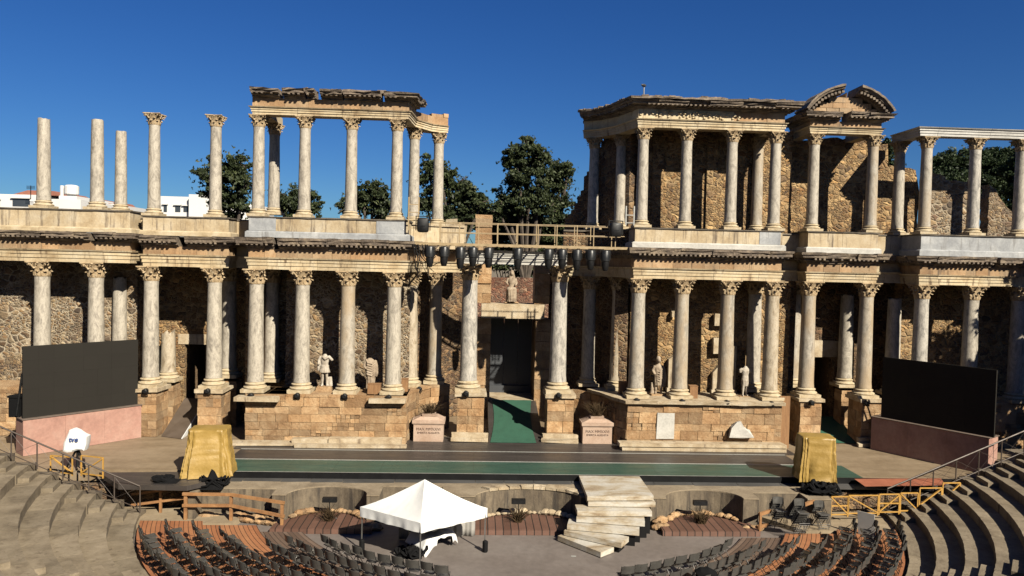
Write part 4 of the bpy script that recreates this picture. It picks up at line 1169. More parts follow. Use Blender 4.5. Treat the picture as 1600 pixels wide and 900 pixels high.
def heap(px, py, z, w, lab, seed, n=9, name='cable_heap', h=.45):
    random.seed(seed); c = atz(px, py, z); m = MB()
    for i in range(n):
        pts = []; a0 = random.uniform(0, 6.28); r0 = w*random.uniform(.15, .5); ox, oy = jig(w*.3), jig(w*.15)
        for k in range(14):
            a = a0+k*.5; pts.append((c.x+ox+r0*math.cos(a)*(1+.2*jig(1)), c.y+oy+r0*.7*math.sin(a), z+.05+h*random.random()*(1-i/n*.4)))
        m.tube(pts, random.uniform(.03, .07), 5)
    m.grid(lambda u, v: (c.x+(u-.5)*w, c.y+(v-.5)*w*.7, z+max(0, .25*(1-(2*u-1)**2)*(1-(2*v-1)**2)*(1.5+mnoise.noise((u*4, v*4, seed))*2))*h*2.5), 12, 10)
    return m.build(name, MT['black_cloth'], label=lab, cat='cables')
heap(326, 760, -.3, 1.35, 'black heap of covered cables at the foot of the left gold cover', 5)
heap(1276, 770, -.3, 1.3, 'black heap of covered cables at the foot of the right gold cover', 6)
heap(262, 752, 0.0, .9, 'loose black cables left of the left gold cover', 8, 5, h=.12)

# ---- altars with lettering
def text_mesh(body, size, mat, parent, loc, rx=PI/2, rz=0, name='lettering', ext=.006, sx=1.0):
    cu = bpy.data.curves.new('t', 'FONT'); cu.body = body; cu.size = size; cu.extrude = ext; cu.align_x = 'CENTER'; cu.align_y = 'CENTER'
    o = bpy.data.objects.new('t', cu); COL.objects.link(o)
    bpy.context.view_layer.update()
    me = bpy.data.meshes.new_from_object(o.evaluated_get(bpy.context.evaluated_depsgraph_get()))
    bpy.data.objects.remove(o); bpy.data.curves.remove(cu)
    me.name = name; me.materials.clear(); me.materials.append(mat)
    q = bpy.data.objects.new(name, me); COL.objects.link(q); q.parent = parent; q.location = loc; q.rotation_euler = (rx, 0, rz); q.scale = (sx, 1, 1)
    KIDS.setdefault(parent.name, []).append(q)
    return q
def altar(px, py, label):
    c = atz(px, py, 0.0); X, Y = c.x, c.y+.45
    t = empty('altar', (X, Y, 0), label, 'altar', 'inscribed altars beside the central door')
    m = MB(); w = .74
    m.box(-w, w, -.45, .45, 0, .86); m.build('body', MT['altar'], t, local=True)
    m = MB(); m.box(-w-.03, w+.03, -.48, .48, .863, .91); m.box(-w-.07, w+.07, -.52, .52, .912, 1.07); m.build('moulding', MT['altar'], t, local=True)
    m = MB(); m.hexa([(-w-.02, -.48, 1.073), (w+.02, -.48, 1.073), (w+.02, .48, 1.073), (-w-.02, .48, 1.073)], [(-.42, -.4, 1.24), (.42, -.4, 1.24), (.42, .4, 1.24), (-.42, .4, 1.24)])
    m.box(-.34, .34, -.36, .36, 1.243, 1.33, .5, .03)
    m.build('top', MT['altar'], t, local=True)
    text_mesh('MAX MMXXVI', .19, MT['ink'], t, (0, -.457, .62), sx=1.02)
    text_mesh('EMERITA AUGUSTA', .135, MT['ink'], t, (0, -.457, .44), sx=.95)
    return t
altar(669, 690, 'pink stone altar lettered MAX MMXXVI left of the central door')
altar(933, 693.5, 'pink stone altar lettered MAX MMXXVI right of the central door, with dry grass on top')
def tuft(c, r, n, h, mat, lab, name='dry_grass', cat='plant', seed=1):
    random.seed(seed); m = MB()
    for i in range(n):
        a = random.uniform(0, 6.28); q = random.random(); l = h*random.uniform(.5, 1)
        p0 = Vector((c[0]+r*.4*jig(1), c[1]+r*.4*jig(1), c[2])); p2 = p0+Vector((math.cos(a)*r*q*1.6, math.sin(a)*r*q*1.6, l)); p1 = p0.lerp(p2, .55)+Vector((0, 0, l*.18))
        m.tube([p0, p1, p2], [.014, .012, .003], 3)
    return m.build(name, mat, label=lab, cat=cat)
MT['dry'] = plain('dry_grass', (.075, .05, .028), .95, spec=.05)
c = atz(933, 693.5, 0); tuft((c.x, c.y+.45, 1.33), .6, 150, .75, MT['dry'], 'tuft of dry brown grass on the altar right of the central door', seed=2)
c = atz(669, 690, 0); tuft((c.x, c.y+.5, 1.33), .5, 110, .55, MT['dry'], 'tuft of dark dry grass on the altar left of the central door', seed=3)

# ---- figures
def ell(c, rx, ry, n=28, amp=0, fr=7, ph=0, rot=0):
    out = []
    for k in range(n):
        a = 2*PI*k/n; f = 1+amp*math.sin(fr*a+ph)+amp*.6*math.sin((fr*2+1)*a+ph*1.7)
        x, y = rx*f*math.cos(a), ry*f*math.sin(a)
        out.append((c[0]+x*math.cos(rot)-y*math.sin(rot), c[1]+x*math.sin(rot)+y*math.cos(rot), c[2]))
    return out
def fuse(m, name, mat, parent, voxel=.022, local=True, smooth_it=2, n=.0):
    """one continuous surface from overlapping closed volumes"""
    o = bpy.data.objects.new('tmp', m.mesh('tmp', mat)); COL.objects.link(o)
    r = o.modifiers.new('r', 'REMESH'); r.mode = 'VOXEL'; r.voxel_size = voxel; r.use_smooth_shade = True
    if smooth_it:
        s = o.modifiers.new('s', 'SMOOTH'); s.factor = .5; s.iterations = smooth_it
    bpy.context.view_layer.update()
    me = bpy.data.meshes.new_from_object(o.evaluated_get(bpy.context.evaluated_depsgraph_get()))
    bpy.data.objects.remove(o)
    me.name = name
    if n:
        for v in me.vertices:
            q = mnoise.noise(v.co*7)*n+mnoise.noise(v.co*17)*n*.5; v.co += v.normal*q
    me.materials.clear(); me.materials.append(mat)
    me.polygons.foreach_set('use_smooth', [True]*len(me.polygons))
    ob = bpy.data.objects.new(name, me); COL.objects.link(ob)
    if parent:
        ob.parent = parent; KIDS.setdefault(parent.name, []).append(ob)
    return ob
def torso(m, z0, sc=1, lean=0, nude=True):
    S = [(0, .175, .12), (.1, .17, .115), (.2, .155, .105), (.32, .185, .125), (.42, .2, .13), (.5, .205, .12), (.55, .17, .1), (.6, .09, .08), (.66, .065, .065)]
    m.loft([ell((lean*z, -.01*z, z0+z*sc), a*sc, b*sc) for z, a, b in S])
def limb(m, pts, rs): m.tube(pts, rs, 12)
def head(m, c, r=.115):
    rg = []
    for i in range(11):
        u = -1+2*i/10; q = math.sqrt(max(.004, 1-u*u)); z = c[2]+u*r*1.3
        rg.append(ell((c[0], c[1]-(.02 if u < 0 else 0), z), r*.86*q, r*1.02*q, 16))
    m.loft(rg)
    m.tube([(c[0], c[1]-r*.95, c[2]+.03), (c[0], c[1]-r*1.28, c[2]-.025), (c[0], c[1]-r*.9, c[2]-.04)], [.015, .022, .012], 6)   # nose
    for s in (-1, 1):
        m.tube([(c[0]+s*r*.85, c[1]+.01, c[2]+.03), (c[0]+s*r*.92, c[1]+.015, c[2]-.035)], [.02, .012], 6)
        m.tube([(c[0]+s*.02, c[1]-r*.95, c[2]+.055), (c[0]+s*.07, c[1]-r*.82, c[2]+.05)], [.014, .01], 6)           # brow
    m.tube([(c[0]-.03, c[1]-r*.93, c[2]-.075), (c[0]+.03, c[1]-r*.93, c[2]-.075)], .012, 6)
    m.tube([(c[0], c[1]+.01, c[2]-r*.9), (c[0], c[1]+.02, c[2]-r*1.9)], [.065, .075], 12)
def statue_root(px, py, Y, label, plinth=(.42, .32, .28), name='statue', rz=0):
    z = PZ(px, py, Y)
    t = empty(name, (PX(px, py, Y), Y, z), label, 'statue', 'marble statues', rz)
    w, d, h = plinth
    m = MB(); m.hexa([(-w, -d, 0), (w, -d, 0), (w, d, 0), (-w, d, 0)], [(-w*.8, -d*.85, h), (w*.85, -d*.8, h), (w*.8, d*.8, h), (-w*.85, d*.85, h)])
    m.build('plinth', MT['ashlar'], t, local=True)
    return t, h
Zp = Z0
# 1 cuirassed, headless
t, h = statue_root(507, 611, 37.35, 'headless statue in cuirass and pleated kilt, with a cloak over one shoulder', (.42, .3, .26))
m = MB()
for s, fx in ((-1, -.02), (1, .03)):
    limb(m, [(s*.11, fx, h), (s*.11, fx, h+.1), (s*.11, fx+.02, h+.35), (s*.1, fx-.02, h+.5), (s*.1, 0, h+.85)], [.055, .05, .075, .065, .1])
    m.tube([(s*.11, fx+.03, h+.03), (s*.13, fx-.15, h+.03)], [.05, .04], 8)
m.tube([(.27, .12, h-.02), (.25, .1, h+.45)], [.14, .09], 10)          # tree stump support
m.loft([ell((0, 0, h+.68), .27, .2, 40, .045, 12), ell((0, 0, h+.8), .25, .185, 40, .04, 12), ell((0, 0, h+.95), .2, .14, 40, .01, 12)])
torso(m, h+.9, 1.08)
m.loft([ell((0, 0, h+.93), .2, .14), ell((0, 0, h+1.0), .205, .145), ell((0, 0, h+1.04), .19, .13)])
limb(m, [(.19, 0, h+1.47), (.33, -.06, h+1.36), (.4, -.1, h+1.3)], [.085, .075, .06])
limb(m, [(-.2, 0, h+1.46), (-.3, -.02, h+1.28), (-.28, -.12, h+1.08)], [.085, .07, .055])
m.tube([(-.1, -.12, h+1.5), (.05, -.17, h+1.38), (.16, -.16, h+1.47), (.24, 0, h+1.5)], [.06, .07, .07, .06], 8)
m.loft([ell((-.27, .06, h+.75), .12, .08, 20, .15, 5), ell((-.28, .05, h+1.1), .1, .08, 20, .12, 5), ell((-.2, .03, h+1.5), .09, .08, 20, .05, 5)])
fuse(m, 'figure', MT['statue'], t, n=.008)
# 2 toga, headless
t, h = statue_root(578, 614, 37.45, 'headless statue wrapped in a heavy toga, behind a small brown box', (.36, .3, .22))
m = MB()
sec = [(0, .21, .17, .10), (.2, .2, .16, .10), (.5, .22, .17, .09), (.75, .25, .19, .08), (1.0, .27, .19, .06), (1.2, .27, .17, .05), (1.38, .25, .15, .03), (1.48, .18, .11, .02), (1.55, .08, .07, 0)]
m.loft([ell((.02*math.sin(z*3), 0, h+z), a, b, 60, f, 9, z*1.4) for z, a, b, f in sec])
for i in range(6):
    z = h+.72+i*.12
    m.tube([(-.27, .02, z+.22), (-.12, -.19, z+.02), (.1, -.2, z-.04), (.26, -.04, z+.14)], [.03, .04, .04, .03], 6)
limb(m, [(.22, 0, h+1.42), (.31, 0, h+1.15), (.33, -.05, h+.8), (.3, -.02, h+.62)], [.09, .085, .08, .05])
limb(m, [(-.22, 0, h+1.4), (-.3, -.03, h+1.12), (-.2, -.2, h+1.05)], [.09, .08, .055])
fuse(m, 'figure', MT['statue_dark'], t, n=.01)
# 3 robed with head
t, h = statue_root(1028, 625, 37.55, 'robed statue with a veiled head and bent arm, on the right podium', (.5, .34, .34))
m = MB()
for s, fx in ((-1, .02), (1, -.04)):
    limb(m, [(s*.13, fx, h), (s*.13, fx, h+.3), (s*.12, fx, h+.6), (s*.1, 0, h+.9)], [.055, .075, .085, .11])
    m.tube([(s*.14, fx+.02, h+.03), (s*.17, fx-.17, h+.03)], [.05, .04], 8)
m.loft([ell((0, 0, h+.42), .2, .16, 50, .09, 9), ell((.02, 0, h+.7), .24, .17, 50, .07, 9, 1), ell((0, 0, h+1.0), .23, .16, 50, .05, 9, 2), ell((0, 0, h+1.3), .24, .15, 50, .04, 9, 3), ell((0, 0, h+1.45), .2, .12, 50, .02), ell((0, 0, h+1.52), .09, .08, 50, 0)])
limb(m, [(-.2, 0, h+1.42), (-.31, .02, h+1.18), (-.24, -.12, h+1.0)], [.085, .075, .055])
m.loft([ell((.27, .03, h+.35), .11, .1, 24, .16, 6), ell((.29, .02, h+.8), .12, .11, 24, .12, 6, 1), ell((.25, 0, h+1.2), .11, .1, 24, .1, 6, 2), ell((.17, 0, h+1.45), .08, .08, 24, .05, 6)])
for i in range(5): m.tube([(-.22, -.03, h+.75+i*.1), (0, -.2, h+.66+i*.12), (.2, -.12, h+.9+i*.11)], .035, 6)
head(m, (-.02, -.02, h+1.74), .125)
m.loft([ell((-.02, .03, h+1.6), .12, .1, 20), ell((-.02, .03, h+1.78), .145, .13, 20), ell((-.02, .03, h+1.9), .1, .1, 20), ell((-.02, .03, h+1.94), .03, .03, 20)])
m.tube([(-.28, .12, h-.02), (-.3, .12, h+.55)], [.13, .06], 8)
fuse(m, 'figure', MT['statue_dark'], t, n=.01)
# 4 nude torso
t, h = statue_root(1163, 631, 37.6, 'headless armless nude male statue with draped thighs and a thin rod above its neck', (.42, .3, .42))
m = MB()
for s, fx in ((-1, -.03), (1, .05)):
    limb(m, [(s*.11, fx, h), (s*.11, fx, h+.1), (s*.1, fx+.02, h+.35), (s*.1, fx-.01, h+.5), (s*.09, 0, h+.9)], [.05, .045, .07, .06, .105])
    m.tube([(s*.11, fx+.03, h+.03), (s*.13, fx-.15, h+.03)], [.05, .04], 8)
torso(m, h+.86, 1.05)
for s in (-1, 1):
    m.tube([(s*.17, 0, h+1.4), (s*.27, 0, h+1.33), (s*.285, 0, h+1.2)], [.09, .08, .06], 10)
    m.tube([(s*.06, -.09, h+1.3), (s*.13, -.08, h+1.3)], [.06, .05], 8)
m.loft([ell((0, .01, h+.5), .16, .11, 40, .1, 8), ell((0, 0, h+.66), .19, .14, 40, .08, 8, 1), ell((0, 0, h+.82), .19, .145, 40, .06, 8, 2), ell((0, 0, h+.9), .16, .12, 40, .02, 8)])
fuse(m, 'figure', MT['statue'], t, n=.006)
m = MB(); m.tube([(0, .03, h+1.45), (0, .03, h+2.1)], .02, 6); m.build('rod', plain('rusty_rod', (.45, .30, .15), .6), t, local=True)
# 5 seated goddess over the central door
t, h = statue_root(799, 473, Yd-.05, 'white seated goddess statue on the lintel over the central door', (.42, .3, .06))
m = MB()
m.box(-.3, .3, .02, .42, h-.03, h+.75)
for s in (-1, 1):
    limb(m, [(s*.13, -.32, h), (s*.13, -.32, h+.35), (s*.14, -.33, h+.68), (s*.12, .05, h+.75)], [.08, .09, .12, .15])
    m.tube([(s*.13, -.3, h+.03), (s*.14, -.44, h+.03)], [.05, .04], 8)
m.loft([ell((0, -.3, h+.02), .25, .13, 50, .12, 10), ell((0, -.3, h+.4), .24, .14, 50, .1, 10, .4), ell((0, -.25, h+.72), .28, .16, 50, .06, 10, 1), ell((0, -.1, h+.85), .26, .2, 50, .03, 10, 1)])
torso(m, h+.78, 1.08)
limb(m, [(-.2, .02, h+1.36), (-.31, .0, h+1.12), (-.24, -.2, h+1.0)], [.08, .07, .05])
limb(m, [(.2, .02, h+1.36), (.28, .02, h+1.1), (.2, -.22, h+.95)], [.08, .07, .05])
head(m, (0, -.02, h+1.66), .12)
m.loft([ell((0, .05, h+1.4), .2, .1, 20, .05, 5), ell((0, .03, h+1.65), .14, .13, 20), ell((0, .02, h+1.82), .09, .1, 20), ell((0, .02, h+1.86), .02, .02, 20)])
fuse(m, 'figure', MT['statue_dark'], t, n=.008)

# boxes, slabs and fragments on the podiums
random.seed(83)
def wbox(px0, px1, py0, py1, Y, d, lab, mat='wood', rz=0):
    x0, x1 = PX(px0, py1, Y), PX(px1, py1, Y); z0, z1 = PZ(px0, py1, Y), PZ(px0, py0, Y)
    t = empty('wooden_box', ((x0+x1)/2, Y+d/2, z0), lab, 'box', 'brown boxes on the podiums', rz)
    w = (x1-x0)/2
    m = MB(); m.box(-w, w, -d/2, d/2, 0, z1-z0-.03); m.build('body', MT[mat], t, local=True)
    m = MB(); m.box(-w-.015, w+.015, -d/2-.015, d/2+.015, z1-z0-.027, z1-z0); m.build('lid', MT[mat], t, local=True)
wbox(574, 594, 600, 617, 36.5, .4, 'brown wooden box in front of the headless toga statue')
wbox(627, 637, 592, 612, 37.2, .4, 'narrow brown box behind the corner column of the left podium')
wbox(1078, 1090, 603, 625, 36.7, .4, 'brown wooden box between the second and third columns of the right podium')
wbox(968, 980, 597, 620, 37.6, .4, 'dark brown box in shade behind the corner column of the right podium')
m = MB(); m.box(PX(1218, 650, 36.4), PX(1234, 650, 36.4), 36.4, 36.46, 0, PZ(1225, 619, 36.4)); m.build('wooden_board', MT['wood'], label='tall plain brown board closing the right end of the right podium', cat='board')
m = MB(); pts = [(1139, 683), (1143, 668), (1151, 660), (1158, 658), (1163, 668), (1170, 672), (1177, 683), (1160, 686)]
m.prism([(PX(x, y, 35.9), PZ(x, y, 35.9)) for x, y in pts], 35.85, 36.08); random.seed(4); m.v = [(x+jig(.03), y+(.0 if y > 36 else jig(.06)), z+jig(.03)) for x, y, z in m.v]
m.build('marble_fragment', MT['white_marble'], label='broken white marble fragment leaning on the right podium', cat='fragment')
def spolia(px0, px1, py0, py1, Y, lab, mat='lime', base=False, cut=None):
    x0, x1 = PX(px0, 550, Y), PX(px1, 550, Y); z0, z1 = PZ(px0, py1, Y), PZ(px0, py0, Y)
    t = empty('pilaster', ((x0+x1)/2, Y, z0), lab, 'pilaster', 'pilasters and slabs on the back wall')
    m = MB()
    if cut is not None: m.prism([(x0, z0), (x1, z0), (x1, z1), (x0, z1-cut)], Y-.2, Y+.1)
    else: m.box(x0, x1, Y-.2, Y+.1, z0, z1, .5, .03)
    m.build('shaft', MT[mat], t)
    if base: 
        m = MB(); m.box(x0-.07, x1+.07, Y-.28, Y+.05, z0-.2, z0-.003, .5, .01); m.build('base', MT['lime'], t)
spolia(1044, 1064, 546, 605, 38.55, 'pilaster stump with a slanting broken top behind the second column of the right podium', base=True, cut=.5)
spolia(1113, 1128, 564, 608, 38.55, 'pilaster stump behind the third column of the right podium, left of the headless nude torso', base=True, cut=.6)
spolia(1113, 1131, 528, 552, 38.5, 'square marble slab high on the wall behind the third column of the right podium')
spolia(1114, 1130, 490, 508, 38.5, 'topmost square slab on the wall behind the third column of the right podium')
spolia(1046, 1053, 486, 496, 38.5, 'small stone block sticking out of the wall behind the second column of the right podium')
spolia(1142, 1148, 540, 608, 38.55, 'narrow pilaster beside the third column of the right podium', base=True)

# ---- footlights at the column feet
def footlight(px, py, Y, lab):
    z = PZ(px, py, Y)
    t = empty('floodlight', (PX(px, py, Y), Y, z-.13), lab, 'floodlight', 'small black floodlights at the column feet')
    m = MB(); m.lathe([(.08, -.13), (.12, -.1), (.13, .1), (.1, .13)], (0, 0, .13), 10); m.v = [(x, (z_2-.13)*1.0, y+.13) for x, y, z_2 in m.v]; m.build('housing', MT['black_metal'], t, local=True)
    m = MB(); m.box(-.15, -.125, -.03, .03, .0, .2); m.box(.125, .15, -.03, .03, .0, .2); m.box(-.15, .15, -.03, .03, -.03, .002); m.build('yoke', MT['black_metal'], t, local=True)
FL = [(227, 611, 36.9, 'foot of the column left of the left doorway'), (324, 611, 36.95, 'foot of the column right of the left doorway'),
      (392, 618, 36.05, 'foot of the column ending the left podium at left'), (464, 618, 36.05, 'foot of the column left of the cuirassed statue'),
      (538, 619, 36.05, 'foot of the swirl veined column'), (607, 621, 36.05, 'foot of the corner column of the left podium'),
      (655, 608, 38.35, 'foot of the set back column bending round the left podium'), (728, 614.5, 37.1, 'foot of the tall column left of the central door'), (873, 617.5, 37.1, 'foot of the tall column right of the central door'),
      (995, 626, 36.05, 'foot of the left corner column of the right podium'), (1066, 627.5, 36.05, 'foot of the second column of the right podium'), (1136, 629, 36.05, 'foot of the third column of the right podium'),
      (1206, 631, 36.05, 'foot of the right corner column of the right podium'), (1268, 629, 37.0, 'foot of the column left of the doorway on the right'), (1354, 630, 37.0, 'foot of the column right of the doorway on the right')]
for px, py, Y, w in FL: footlight(px, py, Y, 'black floodlight at the '+w)

# ---- lighting gantry over the central recess
random.seed(91)
Yg0, Yg1 = 36.15, 37.25
gz = PZ(800, 382, Yg0); x0, x1 = PX(646, 380, Yg0), PX(985, 385, Yg0)
t = empty('lighting_gantry', ((x0+x1)/2, Yg0, gz), 'beige railed lighting gantry bridging the gap between the two colonnades above the central door', 'gantry')
m = MB(); m.box(x0, x1, Yg0, Yg0+.07, gz-.12, gz); m.box(x0, x1, Yg1-.07, Yg1, gz-.12, gz)
for i in range(19): m.box(x0+(x1-x0)*i/18-.03, x0+(x1-x0)*i/18+.03, Yg0+.072, Yg1-.072, gz-.1, gz-.03)
m.build('deck_frame', MT['beige_rail'], t)
m = MB()
for q in range(6): m.box(x0, x1, Yg0+.14+.17*q, Yg0+.17+.17*q, gz-.028, gz-.006)
m.build('grating', MT['beige_rail'], t)
for px in (687, 717.5, 748, 778, 809, 841, 870.5, 902, 928, 962):
    for Y in (Yg0+.035, Yg1-.035):
        X = PX(px, 365, Yg0); m = MB(); m.box(X-.02, X+.02, Y-.02, Y+.02, gz+.002, gz+1.0); m.build('post', MT['beige_rail'], t)
for Y in (Yg0+.035, Yg1-.035):
    for h in (.52, 1.0):
        m = MB(); m.tube([(PX(687, 365, Yg0), Y, gz+h), (x1-.3, Y, gz+h)], .02, 6); m.build('rail', MT['beige_rail'], t)
MT['cover'] = plain('grey_rain_cover', (.022, .023, .024), .38, 0, .25, 6, .2, 14, 'obj', spec=.3)
def spot(px, lab, L=1.0):
    X = PX(px, 395, Yg0)
    t = empty('spotlight', (X, Yg0-.12, gz-.13), lab, 'spotlight', 'spotlights hanging under the gantry')
    m = MB(); m.lathe([(.05, -.05), (.2, -.06), (.23, -.1), (.22, -.56*L), (.2, -.58*L)], (0, 0, 0), 14); m.build('rain_cover', MT['cover'], t, local=True, smooth=40)
    m = MB(); m.lathe([(.19, -.583*L), (.185, -.78*L), (.13, -1.0*L), (.1, -1.04*L)], (0, 0, 0), 14); m.build('barrel', MT['black_metal'], t, local=True, smooth=40)
    m = MB(); m.box(-.03, .03, -.02, .3, -.06, -.02); m.box(-.26, -.235, -.02, .02, -.5, -.04); m.box(.235, .26, -.02, .02, -.5, -.04); m.box(-.26, .26, -.02, .02, -.045, -.02); m.build('bracket', MT['black_metal'], t, local=True)
for i, (px, w, L) in enumerate([(672, 'first spotlight from the left under the gantry, beside the cables', 1.02), (694, 'second spotlight from the left under the gantry', .97), (719.5, 'third spotlight from the left under the gantry', 1.08), (739, 'fourth spotlight from the left under the gantry, above the tall left column', .95), (763.5, 'fifth spotlight from the left under the gantry, left of the white beam', 1.0),
                    (809, 'lone spotlight under the middle of the gantry, in front of the white beam', 1.05), (857, 'spotlight under the gantry at the right end of the white beam', 1.0), (878, 'spotlight under the gantry above the tall right column', .97), (901, 'third spotlight from the right under the gantry', 1.02), (922.5, 'second spotlight from the right under the gantry', .98), (945.5, 'spotlight at the right end of the gantry', 1.02)]): spot(px, w, L)
def speaker(px, py, lab):
    X = PX(px, py, Yg0-.1); z = PZ(px, py, Yg0-.1)
    t = empty('floodlight', (X, Yg0-.12, z-.35), lab, 'floodlight', 'large black covered floodlights on the gantry')
    m = MB(); rg = []
    for y, s in ((-.22, .82), (-.18, .97), (0, 1.0), (.2, .97), (.25, .8)):
        rg.append([(math.copysign(abs(math.cos(a))**.4, math.cos(a))*.29*s, y, .36+math.copysign(abs(math.sin(a))**.4, math.sin(a))*.36*s) for a in [2*PI*k/20 for k in range(20)]])
    m.loft(rg); m.build('housing', MT['black_metal'], t, local=True, smooth=50)
    m = MB(); m.box(-.36, .36, -.03, .03, .76, .8); m.box(-.36, -.32, -.03, .03, .1, .76); m.box(.32, .36, -.03, .03, .1, .76); m.build('yoke', MT['black_metal'], t, local=True)
    m = MB(); m.box(-.12, .12, -.235, -.225, .3, .33); m.build('badge', MT['cover'], t, local=True)
speaker(661, 352, 'large black floodlight at the left end of the gantry')
speaker(962, 359, 'large black floodlight at the right end of the gantry')
def ladder(px, y0, y1, Y, w, lab, mat):
    X = PX(px, y1, Y); z0, z1 = PZ(px, y1, Y), PZ(px, y0, Y)
    t = empty('access_ladder', (X, Y, z0), lab, 'ladder')
    for s in (-1, 1):
        m = MB(); m.box(s*w-.03, s*w+.03, -.03, .03, 0, z1-z0); m.build('stile', MT[mat], t, local=True)
    k = max(2, int((z1-z0)/.38))
    for i in range(k):
        m = MB(); m.box(-w+.03, w-.03, -.02, .02, .1+i*.38, .14+i*.38); m.build('rung', MT[mat], t, local=True)
ladder(646, 308, 360, 36.2, .24, 'beige steel ladder at the left end of the gantry', 'beige_rail')
ladder(984, 322, 352, 36.2, .2, 'white steel ladder at the right end of the gantry', 'white_tape')
m = MB(); random.seed(97)
for i in range(9):
    xa_ = PX(642+random.uniform(0, 30), 384, Yg0-.05); xb_ = PX(650+random.uniform(0, 60), 425, Yg0)
    z1_ = gz-.1; z2_ = PZ(660, 405+random.uniform(0, 30), Yg0)
    m.tube([(xa_, Yg0-.06, z1_), (xa_+.1, Yg0-.08, (z1_+z2_)/2+jig(.2)), ((xa_+xb_)/2, Yg0-.05, z2_), (xb_, Yg0-.0, z2_+.3+jig(.2))], .022, 5)
m.build('cable_bundle', MT['black'], label='black cables hanging from the left end of the gantry', cat='cables')
# ================================================================== front wall of the stage, orchestra, tent, rails
MT['concrete'] = stone('weathered_shaded_concrete', [(.28, (.09, .065, .04)), (.5, (.19, .145, .095)), (.72, (.30, .235, .155))], 1.6, b=.5, stain=((.055, .042, .03), .50), stretch=(1.5, 1.5, .7))  # weathered tone taken darker, with the niche shade put into the colour
MT['ledge'] = stone('concrete_ledge', [(.28, (.24, .18, .115)), (.5, (.36, .28, .185)), (.72, (.46, .37, .255))], 1.3, b=.4)  # paler copy of the concrete, the sunlit top put into the colour
MT['orch'] = stone('grey_orchestra_floor', [(.28, (.20, .165, .145)), (.5, (.255, .215, .192)), (.72, (.30, .26, .235))], .5, rough=.6, b=.08)
MT['seat_stone'] = stone('worn_seat_stone', [(.28, (.15, .11, .065)), (.45, (.27, .21, .135)), (.6, (.345, .275, .185)), (.78, (.43, .35, .245))], 1.1, b=.7, bs=12, tint=.3, stretch=(1, 1, 2), stain=((.14, .10, .06), .55))
MT['earth'] = stone('pale_earth', [(.3, (.30, .22, .13)), (.5, (.42, .32, .20)), (.72, (.50, .40, .27))], .5, b=.3)
MT['oldwood'] = stone('orange_rail_wood', [(.3, (.25, .11, .035)), (.5, (.42, .20, .07)), (.7, (.52, .28, .11))], 2.5, b=.2)
def planks(name, cols, mode, period, cx=0, cy=0):
    m, nt, p = new_mat(name)
    g = N(nt, 'ShaderNodeNewGeometry').outputs['Position']
    sb = N(nt, 'ShaderNodeVectorMath', operation='SUBTRACT'); sb.inputs[1].default_value = (cx, cy, 0); nt.links.new(g, sb.inputs[0])
    if mode == 'r':
        ml = N(nt, 'ShaderNodeVectorMath', operation='MULTIPLY'); ml.inputs[1].default_value = (1, 1, 0); nt.links.new(sb.outputs[0], ml.inputs[0])
        ln = N(nt, 'ShaderNodeVectorMath', operation='LENGTH'); nt.links.new(ml.outputs[0], ln.inputs[0]); s = ln.outputs['Value']
    else:
        sp = N(nt, 'ShaderNodeSeparateXYZ'); nt.links.new(sb.outputs[0], sp.inputs[0]); s = sp.outputs[0]
    dv = N(nt, 'ShaderNodeMath', operation='DIVIDE', i_1=period); nt.links.new(s, dv.inputs[0])
    fr = N(nt, 'ShaderNodeMath', operation='FRACT'); nt.links.new(dv.outputs[0], fr.inputs[0])
    fl = N(nt, 'ShaderNodeMath', operation='FLOOR'); nt.links.new(dv.outputs[0], fl.inputs[0])
    wn = N(nt, 'ShaderNodeTexWhiteNoise', noise_dimensions='1D'); nt.links.new(fl.outputs[0], wn.inputs['W'])
    v = coords(nt, 'pos', (1, 1, 1))
    n1 = noise(nt, v, 3, 6, .7)
    c = ramp(nt, wn.outputs['Value'], [(0, cols[0]), (.5, cols[1]), (1, cols[2])])
    c = mix(nt, .6, c, ramp(nt, n1, [(.3, .55), (.7, 1.0)]), 'MULTIPLY')
    gap = ramp(nt, fr.outputs[0], [(0.0, 1.0), (.10, 1.0), (.13, 0.0)])
    c = mix(nt, gap, c, (.015, .01, .008))
    nt.links.new(c, p.inputs['Base Color']); p.inputs['Roughness'].default_value = .6
    h = ramp(nt, fr.outputs[0], [(0, 0.0), (.10, 0.0), (.14, 1.0)])
    bump(nt, p, h, .6, .02)
    return m
CC = Vector((2.1, 33.2))
MT['deck_orange'] = planks('orange_decking', [(.40, .15, .06), (.50, .20, .085), (.56, .25, .11)], 'r', .16, CC.x, CC.y)
MT['deck_grey'] = planks('grey_brown_decking', [(.16, .10, .07), (.21, .14, .10), (.25, .17, .125)], 'r', .16, CC.x, CC.y)
MT['deck_red'] = planks('red_brown_decking', [(.15, .07, .045), (.20, .098, .065), (.235, .12, .085)], 'x', .3)

# ---- ground (structure)
m = MB(); S = 2500
m.add([(-S, -200, -1.75), (S, -200, -1.75), (S, S, -1.75), (-S, S, -1.75)], [(0, 1, 2, 3)])
g = m.build('ground', stone('dry_ground', [(.3, (.20, .15, .09)), (.5, (.28, .22, .14)), (.72, (.20, .19, .09))], .08, b=.2), kind='structure')
m = MB(); m.slab([(CC.x+17*math.cos(R(a)), CC.y-1.5+17*math.sin(R(a))) for a in range(180, 361, 4)], -1.74, -1.5)
m.build('orchestra_floor', MT['orch'], kind='structure')
Yp = 29.2; zt_ = -.34
def PXp(px, y=772): return PX(px, y, Yp)
def niche(kind, l, r):
    a, b = PXp(l), PXp(r)
    if kind == 'arc':
        c = (a+b)/2; w = (b-a)/2
        return [(a, Yp)]+[(c-w*math.cos(t), Yp+.02+1.1*math.sin(t)) for t in [PI*i/20 for i in range(21)]]+[(b, Yp)]
    return [(a, Yp), (a, Yp+kind), (b, Yp+kind), (b, Yp)]
